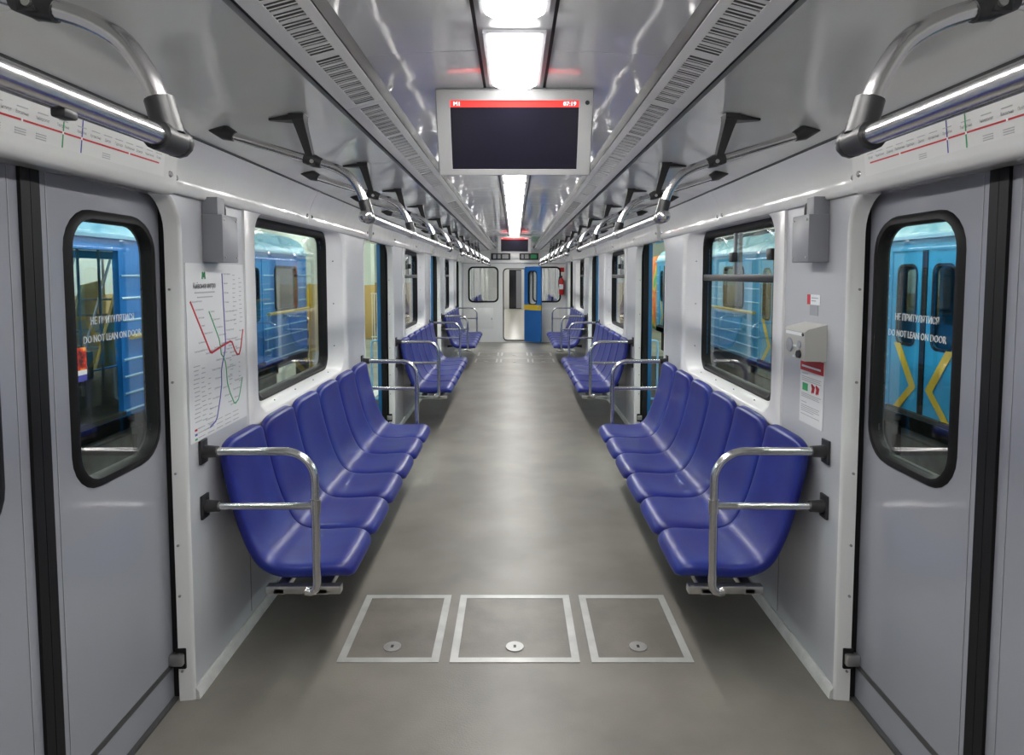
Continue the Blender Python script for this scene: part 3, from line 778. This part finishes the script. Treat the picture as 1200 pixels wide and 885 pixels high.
for v, ln in ((.212, .06), (.198, .18), (.19, .17), (.182, .18), (.125, .18), (.118, .16), (.111, .17), (.088, .05), (.074, .17), (.066, .16), (.058, .17), (.05, .12), (.035, .17)):
    lt.flat([(.015, v), (.015 + ln, v), (.015 + ln, v + .003), (.015, v + .003)], O, UR, VZ)
tag(lt.build('small_print', 'ink_pale', lf), kind='stuff')
MB().flat([(.015, .24), (.19, .24), (.19, .248), (.015, .248)], O, UR, VZ, .0016).build('heading_print', 'ink_white', lf)
MB().flat([(.025, .14), (.075, .14), (.075, .172), (.025, .172)], O, UR, VZ).build('green_picture', 'ink_green', lf)
for u in (.115, .155): MB().ribbon([(u, .142), (u + .006, .158), (u - .002, .172), (u + .02, .165), (u + .014, .145)], .010, O, UR, VZ).build('red_picture', 'ink_red', lf)
sk = thing('info_sticker', (1.249, 2.74, 1.535), 'small white sticker with a red end above the intercom', 'sticker')
O = Vector((1.248, 2.80, 1.53))
MB().box((1.2495, 2.685, 1.53), (1.248, 2.80, 1.572)).build('sheet', 'ink_white', sk)
MB().flat([(0, 0), (.03, 0), (.03, .042), (0, .042)], O, UR, VZ).build('red_end', 'ink_red', sk)
MB().flat([(.04, .026), (.10, .026), (.10, .03), (.04, .03)], O, UR, VZ).build('caption', 'ink_pale', sk)
MB().flat([(.04, .014), (.08, .014), (.08, .018), (.04, .018)], O, UR, VZ).build('caption', 'ink_pale', sk)
s2 = MB().box((1.2495, 2.70, 1.485), (1.248, 2.775, 1.528)).build('grey_sticker', 'sticker_grey'); tag(s2, 'plain grey square sticker directly below the red-ended white one', 'sticker')
# fire notice on the inside of the closed left door's glass
fs = thing('fire_sticker', (-1.339, 2.02, 1.33), 'small flame-coloured notice stuck to the closed left door window', 'sticker')
MB().box((-1.3395, 1.972, 1.36), (-1.3375, 2.04, 1.43)).build('flame_picture', 'flame_print', fs)
MB().box((-1.3395, 1.972, 1.345), (-1.3375, 2.04, 1.36)).build('white_band', 'ink_white', fs)
MB().box((-1.3395, 1.972, 1.325), (-1.3375, 2.04, 1.345)).build('blue_band', 'ink_blue', fs)

# ================================================================== end wall with the gangway door
ew = thing('wall_end', (0, YE, 0), 'white end wall with two rounded windows and the gangway door', None, None, 'structure')
def yplate(x0, x1, z0, z1, hole, th, name, m):
    o = rr(x0, x1, z0, z1, .001)
    MB().loft([at_y(YE + th, hole), at_y(YE, hole), at_y(YE, o), at_y(YE + th, o), at_y(YE + th, hole)]).build(name, m, ew)
hl = {}
for s in (-1, 1):
    x0, x1 = (-1.25, -.34) if s < 0 else (.385, 1.25)
    w0, w1 = (-1.126, -.40) if s < 0 else (.44, 1.126)
    yplate(x0, x1, 0, 1.93, rr(w0, w1, .985, 1.845, .11), .04, 'wall_panel', 'white_panel')
    wn = thing('window_%d' % (7 if s < 0 else 8), ((w0 + w1) / 2, YE, .985), 'rounded %s window of the end wall beside the gangway door' % ('left' if s < 0 else 'right'), None, None, 'structure')
    i_ = rr(w0 + .03, w1 - .03, 1.015, 1.815, .09); o_ = rr(w0 - .01, w1 + .01, .975, 1.855, .12)
    MB().loft([at_y(YE + .03, o_), at_y(YE - .008, o_), at_y(YE - .012, i_), at_y(YE + .03, i_)]).build('gasket', 'rubber', wn)
    MB().loft([at_y(YE + .012, i_), at_y(YE + .018, i_)], True, True, True).build('glass_pane', 'glass', wn)
    MB().rbox((s * .52, YE - .006, .33), (s * 1.08, YE + .004, .84), .003).build('service_panel', 'white_panel', ew)
    MB().rbox((s * .55, YE - .012, .55), (s * .57, YE, .60), .003).build('service_latch', 'steel_box', ew)
yplate(-.34, .385, 0, 1.93, rr(-.272, .316, .04, 1.80, .09), .06, 'door_surround', 'white_panel')
gd = thing('door_9', (.02, YE, 0), 'open gangway doorway in the middle of the end wall with a black rubber edge', None, None, 'structure')
MB().loft([at_y(YE + .06, rr(-.285, .329, .03, 1.813, .10)), at_y(YE - .008, rr(-.285, .329, .03, 1.813, .10)), at_y(YE - .010, rr(-.262, .306, .05, 1.79, .085)), at_y(YE + .06, rr(-.262, .306, .05, 1.79, .085))]).build('gasket', 'rubber', gd)
# the blue leaf stands open into the saloon
hp = Vector((.262, YE - .02, 0)); ang = math.radians(-47); LU = Vector((math.cos(ang), math.sin(ang), 0)); LN = Vector((-math.sin(ang), math.cos(ang), 0))
lfw = .57
ld = thing('gangway_door_leaf', (.5, YE - .2, .03), 'open blue gangway door with a yellow band and a rounded window', 'door')
def lp(u, z, n): return hp + LU * u + Vector((0, 0, z)) + LN * n
o_ = rr(0, lfw, .03, 1.85, .06); i_ = rr(.13, lfw - .13, .93, 1.75, .09); i2 = rr(.15, lfw - .15, .95, 1.73, .08)
MB().loft([[lp(u, z, -.035) for u, z in i_], [lp(u, z, -.035) for u, z in o_], [lp(u, z, 0) for u, z in o_], [lp(u, z, 0) for u, z in i_], [lp(u, z, -.035) for u, z in i_]]).build('leaf', 'blue_door', ld)
MB().loft([[lp(u, z, -.04) for u, z in i_], [lp(u, z, -.04) for u, z in i2], [lp(u, z, .004) for u, z in i2], [lp(u, z, .004) for u, z in i_], [lp(u, z, -.04) for u, z in i_]]).build('gasket', 'rubber', ld)
MB().loft([[lp(u, z, -.02) for u, z in i2], [lp(u, z, -.015) for u, z in i2]], True, True, True).build('glass_pane', 'glass', ld)
b_ = rr(.0, lfw, .80, .93, .001)
MB().loft([[lp(u, z, -.038) for u, z in b_], [lp(u, z, .003) for u, z in b_]], True, True, True).build('yellow_band', 'yellow_paint', ld)
MB().tube([lp(lfw - .05, .90, -.036), lp(lfw - .05, .90, -.07), lp(lfw - .05, .84, -.075)], .009, 8).build('handle', 'chrome', ld)
# header with two displays
MB().loft([[(x, YE + .03, 1.93), (x, YE - .05, 1.94), (x, YE - .05, 2.0), (x, YE - .02, 2.36), (x, YE + .03, 2.36)] for x in (-1.25, 1.25)], True, True, True).build('header_panel', 'white_panel', ew)
for s in (-1, 1):
    dx0, dx1 = (-.57, -.10) if s < 0 else (.12, .58)
    dp = thing('destination_display', ((dx0 + dx1) / 2, YE - .06, 2.0), 'black display box above the gangway door, on its %s' % ('left' if s < 0 else 'right'), 'display', 'displays above the gangway door')
    MB().rbox((dx0, YE - .085, 2.015), (dx1, YE - .03, 2.175), .006).build('case', 'black_plastic', dp)
    cells = ((.05, .12), (.16, .23), (.27, .42)) if s < 0 else ((.04, .10), (.13, .22), (.27, .42))
    for j, (a, b) in enumerate(cells):
        MB().box((dx0 + a, YE - .088, 2.045), (dx0 + b, YE - .084, 2.145)).build('display_cell', 'ink_green' if (s > 0 and j == 2) else 'ink_pale', dp)
MB().rbox((-.06, YE - .075, 2.03), (.07, YE - .02, 2.08), .01).build('header_lamp', 'ink_white', ew)
# fire extinguisher at the right
fe = thing('fire_extinguisher', (1.14, YE - .12, 1.16), 'red fire extinguisher hung in the corner right of the end wall window', 'extinguisher')
MB().tube([(1.14, YE - .12, 1.17), (1.14, YE - .12, 1.19), (1.14, YE - .12, 1.50), (1.14, YE - .12, 1.55), (1.14, YE - .12, 1.58)], [.05, .062, .062, .045, .022], 16).build('cylinder', 'red_paint', fe)
MB().tube([(1.14, YE - .12, 1.58), (1.14, YE - .12, 1.63)], .02, 10).build('valve', 'black_plastic', fe)
MB().tube([(1.14, YE - .12, 1.62), (1.09, YE - .13, 1.60), (1.07, YE - .13, 1.50), (1.075, YE - .13, 1.35)], .012, 8).build('hose', 'black_plastic', fe)
MB().rbox((1.08, YE - .186, 1.30), (1.18, YE - .178, 1.42), .002).build('label_plate', 'ink_white', fe)
MB().rbox((1.08, YE - .01, 1.25), (1.2, YE - .058, 1.28), .003).build('bracket', 'steel_box', fe)
sg = MB().box((1.09, YE - .006, 1.72), (1.21, YE - .001, 1.83)).build('fire_sign', 'red_paint'); tag(sg, 'small red sign above the fire extinguisher', 'sign')
# the wall behind the camera
bw = thing('wall_back', (0, YB, 0), 'white cab wall behind the camera', None, None, 'structure')
MB().box((-1.42, YB - .05, 0), (1.42, YB, 2.4)).build('wall_panel', 'white_panel', bw)
MB().rbox((-.33, YB - .01, .03), (.33, YB + .012, 1.85), .01).build('cab_door', 'door_grey', bw)
for a, b in ((-1.1, -.45), (.45, 1.1)): MB().rbox((a, YB - .01, 1.0), (b, YB + .01, 1.8), .01).build('cab_window', 'screen_black', bw)

# ================================================================== next carriage, seen through the end wall
Y2, Y3 = 16.75, 32.0
nf = MB().box((-.6, YE + .05, -.08), (.6, Y2, -.01)).build('gangway_floor', 'under_grey'); tag(nf, 'dark metal gangway plate between the two carriages', None, None, 'structure')
nf = MB().box((-1.35, Y2, -.06), (1.35, Y3, 0)).build('floor_next', 'cream_floor'); tag(nf, 'shiny cream floor of the next carriage', None, None, 'structure')
for s, side in SIDES:
    nw = thing('wall_next_' + side, (s * 1.25, (Y2 + Y3) / 2, 0), '%s side wall of the next carriage' % side, None, None, 'structure')
    yy = Y2
    for kk in range(4):
        MB().box((s * 1.25, Y2 + kk * 3.8, 0), (s * 1.30, Y2 + kk * 3.8 + 2.6, 2.15)).build('wall_panel', 'white_panel', nw)
        MB().box((s * 1.28, Y2 + kk * 3.8 + 2.6, 0), (s * 1.31, min(Y3, Y2 + kk * 3.8 + 3.8), 2.15)).build('door_panel', 'wall_grey', nw)
    MB().box((s * 1.25, Y2, 2.15), (s * .6, Y3, 2.30)).build('cove_panel', 'white_panel', nw)
    MB().box((s * .29 if s < 0 else .335, YE + .06, 0), (s * .29 - .03 if s < 0 else .365, Y2, 1.95)).build('gangway_wall', 'white_panel', nw)
nc = MB().box((-1.35, Y2, 2.30), (1.35, Y3, 2.36)).build('ceiling_next', 'white_panel'); tag(nc, 'ceiling of the next carriage', None, None, 'structure')
for kk in range(4):
    L = MB().box((-.08, Y2 + .6 + kk * 3.7, 2.285), (.08, Y2 + 3.6 + kk * 3.7, 2.30)).build('ceiling_strip_light', 'next_led'); tag(L, 'long strip light, %s along the next carriage beyond the gangway door' % ORD[kk], 'light', 'strip lights of the next carriage')
nw = thing('wall_next_end', (0, Y3, 0), 'far end wall of the next carriage with a dark doorway', None, None, 'structure')
MB().box((-1.35, Y3, 0), (-.27, Y3 + .05, 2.36)).build('wall_panel', 'white_panel', nw); MB().box((.34, Y3, 0), (1.35, Y3 + .05, 2.36)).build('wall_panel', 'white_panel', nw)
MB().box((-.27, Y3, 1.9), (.34, Y3 + .05, 2.36)).build('wall_panel', 'white_panel', nw); MB().box((-.27, Y3 + .8, -.1), (.34, Y3 + .85, 2.0)).build('dark_door', 'screen_black', nw)
MB().box((.08, Y3 + .02, .03), (.34, Y3 + .05, 1.85)).build('grey_leaf', 'door_grey', nw)
# near end wall of the next carriage, with windows facing ours
nw = thing('wall_next_near', (0, Y2, 0), 'near end wall of the next carriage beyond the gangway', None, None, 'structure')
for s in (-1, 1):
    x0, x1 = (-1.35, -.34) if s < 0 else (.385, 1.35); w0, w1 = (-1.126, -.40) if s < 0 else (.44, 1.126)
    o_ = rr(x0, x1, 0, 2.36, .001); h_ = rr(w0, w1, .985, 1.845, .11)
    MB().loft([at_y(Y2 - .04, h_), at_y(Y2 - .04, o_), at_y(Y2, o_), at_y(Y2, h_), at_y(Y2 - .04, h_)]).build('wall_panel', 'white_panel', nw)
MB().box((-.34, Y2 - .04, 1.85), (.385, Y2, 2.36)).build('wall_panel', 'white_panel', nw)
for s, side in SIDES:
    for r_ in range(2):
        for j in range(6):
            o = seat0[s].copy(); COL.objects.link(o); o.location.y = Y2 + .55 + r_ * 3.8 + j * .437
            o['label'] = 'small blue seat in the next carriage, on its %s side beyond the end wall window' % side; o['group'] = 'blue seats of the next carriage, %s side' % side

# ================================================================== depot outside
DZ = -1.15
df = MB().box((-9.6, -12, DZ - .1), (9.6, 40, DZ)).build('floor_depot', 'depot_floor'); tag(df, 'grey concrete floor of the depot hall outside', None, None, 'structure')
for s, side in SIDES:
    wl = thing('wall_depot_' + side, (s * 9.5, 14, DZ), 'pale depot wall with an ochre lower half, outside on the %s' % side, None, None, 'structure')
    MB().box((s * 9.5, -12, DZ), (s * 9.7, 40, 1.2)).build('lower_wall', 'depot_ochre', wl); MB().box((s * 9.5, -12, 1.2), (s * 9.7, 40, 6.2)).build('upper_wall', 'depot_white', wl)
    tb = MB().box((s * 2.0, -10, DZ), (s * 8.2, 14.5 if s < 0 else 22.4, DZ + .02)).build('floor_trackbed_' + side, 'under_dark'); tag(tb, 'dark track bed below the blue train on the %s' % side, None, None, 'structure')
    ln = MB().box((s * 3.2, 15, DZ), (s * 3.4, 39, DZ + .012)).build('floor_line_' + side, 'line_white'); tag(ln, 'white line painted on the depot floor, %s side' % side, None, None, 'structure')
wl = thing('wall_depot_far', (0, 38, DZ), 'far depot wall with an ochre lower half', None, None, 'structure')
MB().box((-9.6, 38, DZ), (9.6, 38.2, 1.2)).build('lower_wall', 'depot_ochre', wl); MB().box((-9.6, 38, 1.2), (9.6, 38.2, 6.2)).build('upper_wall', 'depot_white', wl)
wl = MB().box((-9.6, -12.2, DZ), (9.6, -12, 6.2)).build('wall_depot_near', 'depot_white'); tag(wl, 'depot wall behind the camera', None, None, 'structure')
cl = MB().box((-9.7, -12, 6.0), (9.7, 38.2, 6.2)).build('ceiling_depot', 'depot_white'); tag(cl, 'white depot ceiling', None, None, 'structure')
for s, side in SIDES:
    for i in range(6):
        y = -6 + i * 7
        for x, w_ in ((2.5, 'above the aisle beside our carriage'), (8.4, 'by the outer wall')):
            t = thing('tube_lamp', (s * x, y, 4.6), '%s depot tube lamp on the %s, %s' % (ORD[i], side, w_), 'lamp', 'depot tube lamps')
            MB().box((s * x - .15, y - 1.2, 4.64), (s * x + .15, y + 1.2, 4.70)).build('housing', 'depot_white', t)
            for dx in (-.07, .07): MB().tube([(s * x + dx, y - 1.15, 4.61), (s * x + dx, y + 1.15, 4.61)], .03, 8).build('tube', 'depot_tube', t)
            for yy in (-.9, .9): MB().tube([(s * x, y + yy, 4.70), (s * x, y + yy, 6.0)], .01, 6).build('hanger', 'steel_box', t)
# pillar and white railing seen through the open left door
pl = thing('depot_pillar', (-6.75, 29, DZ), 'white depot pillar with an ochre base, seen through the second left doorway', 'pillar')
MB().rbox((-7.05, 28.7, DZ), (-6.25, 29.4, 1.2), .02).build('base', 'depot_ochre', pl); MB().rbox((-7.05, 28.7, 1.2), (-6.25, 29.4, 6.0), .02).build('shaft', 'depot_white', pl)
rl = thing('white_railing', (-5.7, 27, DZ), 'white depot railing beside the pillar, seen through the second left doorway', 'railing')
for i in range(4): MB().tube([(-5.86 + i * .1, 27, DZ), (-5.86 + i * .1, 27, .9)], .018, 6).build('bar', 'line_white', rl)
for z in (-.9, .88): MB().tube([(-5.9, 27, z), (-5.5, 27, z)], .025, 6).build('cross_bar', 'line_white', rl)

# ---- neighbouring blue trains
def side_wall(t, s, xn, y0, y1, doors, blue, near, open_doors):
    """one flank of a train; xn is |x| of its outer face, thickness away from us when near"""
    th = .06 if near else -.06
    xo, xi = s * xn, s * (xn + th)
    hw = .62
    zb, zt = -.15, 2.06
    bays = []; e = y0
    for c in doors:
        bays.append((e, c - hw)); e = c + hw
    bays.append((e, y1))
    for a, b in bays:
        if b - a < .05: continue
        if b - a > 2.2: w0, w1 = (a + b) / 2 - .65, (a + b) / 2 + .65
        else: w0 = w1 = None
        o_ = rr(a, b, zb, zt, .001)
        if w0:
            h_ = rr(w0, w1, .95, 1.83, .12)
            MB().loft([at_x(xo, h_), at_x(xo, o_), at_x(xi, o_), at_x(xi, h_), at_x(xo, h_)]).build('side_panel', blue, t)
            i_ = rr(w0 + .05, w1 - .05, 1.0, 1.78, .09)
            wf = MB().loft([at_x(s * (xn - .012), h_), at_x(s * (xn - .012), i_), at_x(xi, i_), at_x(xi, h_)]).build('window_gasket', 'rubber', t)
            MB().loft([at_x(s * (xn + th * .5), i_), at_x(s * (xn + th * .5 + .006), i_)], True, True, True).build('pane', 'train_glass', wf)
        else:
            MB().loft([at_x(xo, o_), at_x(xi, o_)], True, True, True).build('side_panel', blue, t)
        if near and b > 4:
            for z in (.06, .26, .46, .66, 1.12, 1.38, 1.64):
                segs = [(a + .03, b - .03)] if (z < .95 or not w0) else [(a + .03, w0 - .06), (w1 + .06, b - .03)]
                for p, q in segs:
                    if q - p > .04: MB().tube([(xo, p, z), (xo, q, z)], .016, 6).build('rib', 'pale_blue_rib_highlight', t)
            if b - a > 1.2:
                MB().tube([(s * (xn - .07), a + .08, .93), (s * (xn - .07), b - .08, .93)], .032, 10).build('hand_rail', 'rail_yellow', t)
    for c in doors:
        MB().box((xo, c - hw, 1.93), (xi, c + hw, zt)).build('door_header', blue, t)
        MB().box((xo, c - hw, zb), (xi, c + hw, .02)).build('door_sill', blue, t)
        if near:
            MB().box((s * (xn - .04), c - hw + .02, .02), (s * (xn + .03), c + hw - .02, .07)).build('door_step', 'under_dark', t)
        if c in open_doors: continue
        for sg in (-1, 1):
            ya, yb2 = sorted((c + sg * .045, c + sg * hw)); m_ = (ya + yb2) / 2
            o_ = rr(ya, yb2, .03, 1.93, .001); h_ = rr(m_ - .17, m_ + .17, .85, 1.75, .09)
            xa, xb = s * (xn + th * .3), s * (xn + th)
            lf = MB().loft([at_x(xa, h_), at_x(xa, o_), at_x(xb, o_), at_x(xb, h_), at_x(xa, h_)]).build('door_leaf', blue, t)
            MB().loft([at_x(s * (xn + th * .2), rr(m_ - .2, m_ + .2, .82, 1.78, .11)), at_x(s * (xn + th * .2), h_), at_x(xb, h_)]).build('gasket', 'rubber', lf)
            MB().loft([at_x(s * (xn + th * .6), h_), at_x(s * (xn + th * .7), h_)], True, True, True).build('pane', 'train_glass', lf)
            MB().box((s * (xn + th * .1), c + sg * .002, .03), (s * (xn + th * .9), c + sg * .045, 1.93)).build('seal', 'rubber', lf)
            if near and s > 0:
                U = UR; O_ = Vector((s * xn + .010, c, 0))
                su = -sg    # along UR
                wq = .065
                MB().flat([(su * .48 - wq, .84), (su * .48 + wq, .84), (su * .15 + wq, .36), (su * .15 - wq, .36)], O_, U, VZ, .002).flat([(su * .15 - wq, .36), (su * .15 + wq, .36), (su * .46 + wq, .06), (su * .46 - wq, .06)], O_, U, VZ, .002).build('yellow_chevron', 'yellow_paint', lf)
    if near:
        MB().box((s * (xn - .05), y0, 2.06), (s * (xn + .06), y1, 2.10)).build('gutter', 'pale_blue_rib_highlight', t)

def train(s, side, xn, y0, y1, doors, blue, roofm, open_near, open_far, far_doors, lab, vents):
    t = thing('metro_train', (s * (xn + 1.35), (y0 + y1) / 2, DZ), lab, 'train', 'blue trains parked beside ours')
    W = 2.7
    side_wall(t, s, xn, y0, y1, doors, blue, True, open_near)
    side_wall(t, s, xn + W, y0, y1, far_doors, blue, False, open_far)
    MB().box((s * xn, y0, -.15), (s * (xn + W), y1, .0)).build('floor_pan', 'under_dark', t)
    R = [(xn - .01, 2.10), (xn + .03, 2.22), (xn + .14, 2.36), (xn + .34, 2.46), (xn + .8, 2.56), (xn + 1.35, 2.60), (xn + 1.9, 2.56), (xn + 2.36, 2.46), (xn + 2.6, 2.3), (xn + 2.7, 2.08), (xn + 2.6, 2.06), (xn + .1, 2.06)]
    MB().loft([[(s * x, yy, z) for x, z in R] for yy in (y0, y1)], True, True, True).build('roof', roofm, t, ang=40)
    if vents:
        yy = y0 + 1
        while yy < y1 - .7:
            if yy > 4: MB().loft([[(s * (xn + .28), y_, 2.40), (s * (xn + .36), y_, 2.52), (s * (xn + .9), y_, 2.64), (s * (xn + .9), y_, 2.5)] for y_ in (yy, yy + .55)], True, True, True).build('roof_vent', 'slot_dark', t)
            yy += 1.15
    for yy in (y0, y1):
        MB().box((s * xn, yy - .03, -.15), (s * (xn + W), yy + .03, 2.1)).build('end_wall', blue, t)
    # underframe equipment
    MB().box((s * (xn + .5), y0 + .4, -.45), (s * (xn + 2.2), y1 - .4, -.15)).build('underframe', 'under_dark', t)
    yy = max(y0 + 1, 2.2); i = 0
    while yy < y1 - 1.2:
        MB().rbox((s * (xn + .22), yy, -.80 + .1 * (i % 2)), (s * (xn + .9), yy + .9, -.22), .02).build('equipment_box', 'under_grey' if i % 2 == 0 else 'under_dark', t)
        yy += 1.25; i += 1
    return t
tL = train(-1, 'left', 4.55, -4.0, 14.35, [2.66 - 4.295, 2.66, 6.95, 11.25], 'train_blue_left', 'roof_blue', [6.95], [11.25], [2.66, 6.95, 11.25], 'blue train with an open door parked outside the left windows', False)
for y in (8.9, 9.35): MB().tube([(-5.9, y, 0), (-5.9, y, 2.06)], .018, 8).build('inner_pole', 'steel_box', tL)
MB().rbox((-7.15, 7.7, .0), (-6.7, 10.4, .45), .03).build('inner_bench', 'inner_teal', tL); MB().rbox((-7.2, 7.7, .45), (-7.05, 10.4, .95), .03).build('inner_bench_back', 'inner_teal', tL)
train(1, 'right', 4.6, -4.0, 21.3, [7.4 + 4.295 * k for k in (-1, 0, 1, 2, 3)], 'train_blue_right', 'roof_pale', [], [], [7.4 + 4.295 * k for k in (-1, 0, 1, 2, 3)], 'blue train with yellow chevrons on its doors outside the right windows', True)
gt = thing('painted_train_end', (5.95, 21.9, DZ), 'graffiti-coloured red and yellow train end seen through the second right doorway', 'train')
MB().rbox((4.65, 21.45, -.2), (7.25, 22.4, 2.3), .15, 3).build('body', 'graffiti', gt); MB().box((5.0, 21.5, -.9), (7.0, 22.3, -.2)).build('underframe', 'under_dark', gt)

# yellow maintenance steps beyond the left train
ys_ = thing('maintenance_steps', (-8.1, 13, DZ), 'yellow maintenance steps seen through the open door of the left train', 'steps')
for x in (-8.5, -7.8):
    MB().loft([[(xx, 11.6, DZ), (xx, 12.9, 1.45), (xx, 13.6, 1.55), (xx, 13.6, DZ)] for xx in (x - .03, x + .03)], True, True, True).build('side_plate', 'mustard', ys_)
for i in range(8): MB().box((-8.47, 11.75 + i * .16, DZ + .2 + i * .3), (-7.83, 12.0 + i * .16, DZ + .24 + i * .3)).build('step', 'under_grey', ys_)
for x in (-8.5, -7.8): MB().tube([(x, 11.6, -.2), (x, 12.9, 2.3), (x, 13.6, 2.4), (x, 13.6, 1.5)], .025, 8).build('hand_rail', 'steel_box', ys_)
# hazard post and yellow board at the end of the left train
hz = thing('hazard_post', (-4.84, 14.9, DZ), 'black and yellow striped post at the end of the left blue train', 'post')
MB().rbox((-4.97, 14.8, DZ), (-4.73, 15.05, .62), .02).build('striped_shaft', 'hazard', hz); MB().rbox((-4.99, 14.78, .62), (-4.71, 15.07, 1.35), .02).build('yellow_cap', 'yellow_paint', hz)
yb_ = thing('yellow_board', (-4.2, 15.2, DZ), 'tall beige-yellow steel board with a paper notice behind the striped post', 'board')
MB().rbox((-4.72, 15.15, DZ), (-3.75, 15.2, 1.42), .01).build('panel', 'board_yellow', yb_)
MB().box((-4.68, 15.145, -.42), (-4.38, 15.151, -.14)).build('notice', 'paper', yb_)
for x in (-4.72, -3.75): MB().rbox((x - .03, 15.14, DZ), (x + .03, 15.21, 1.45), .01).build('frame_post', 'yellow_paint', yb_)
# perforated walkway beside our carriage, left
wk = thing('perforated_walkway', (-3.0, 6, DZ), 'dark perforated steel walkway below the left door window', 'walkway')
MB().box((-3.6, 1.5, -.86), (-2.1, 11, -.82)).build('deck', 'perforated', wk)
for y in (2, 5, 8, 10.6):
    for x in (-3.5, -2.2): MB().box((x - .04, y - .04, DZ), (x + .04, y + .04, -.86)).build('leg', 'under_dark', wk)
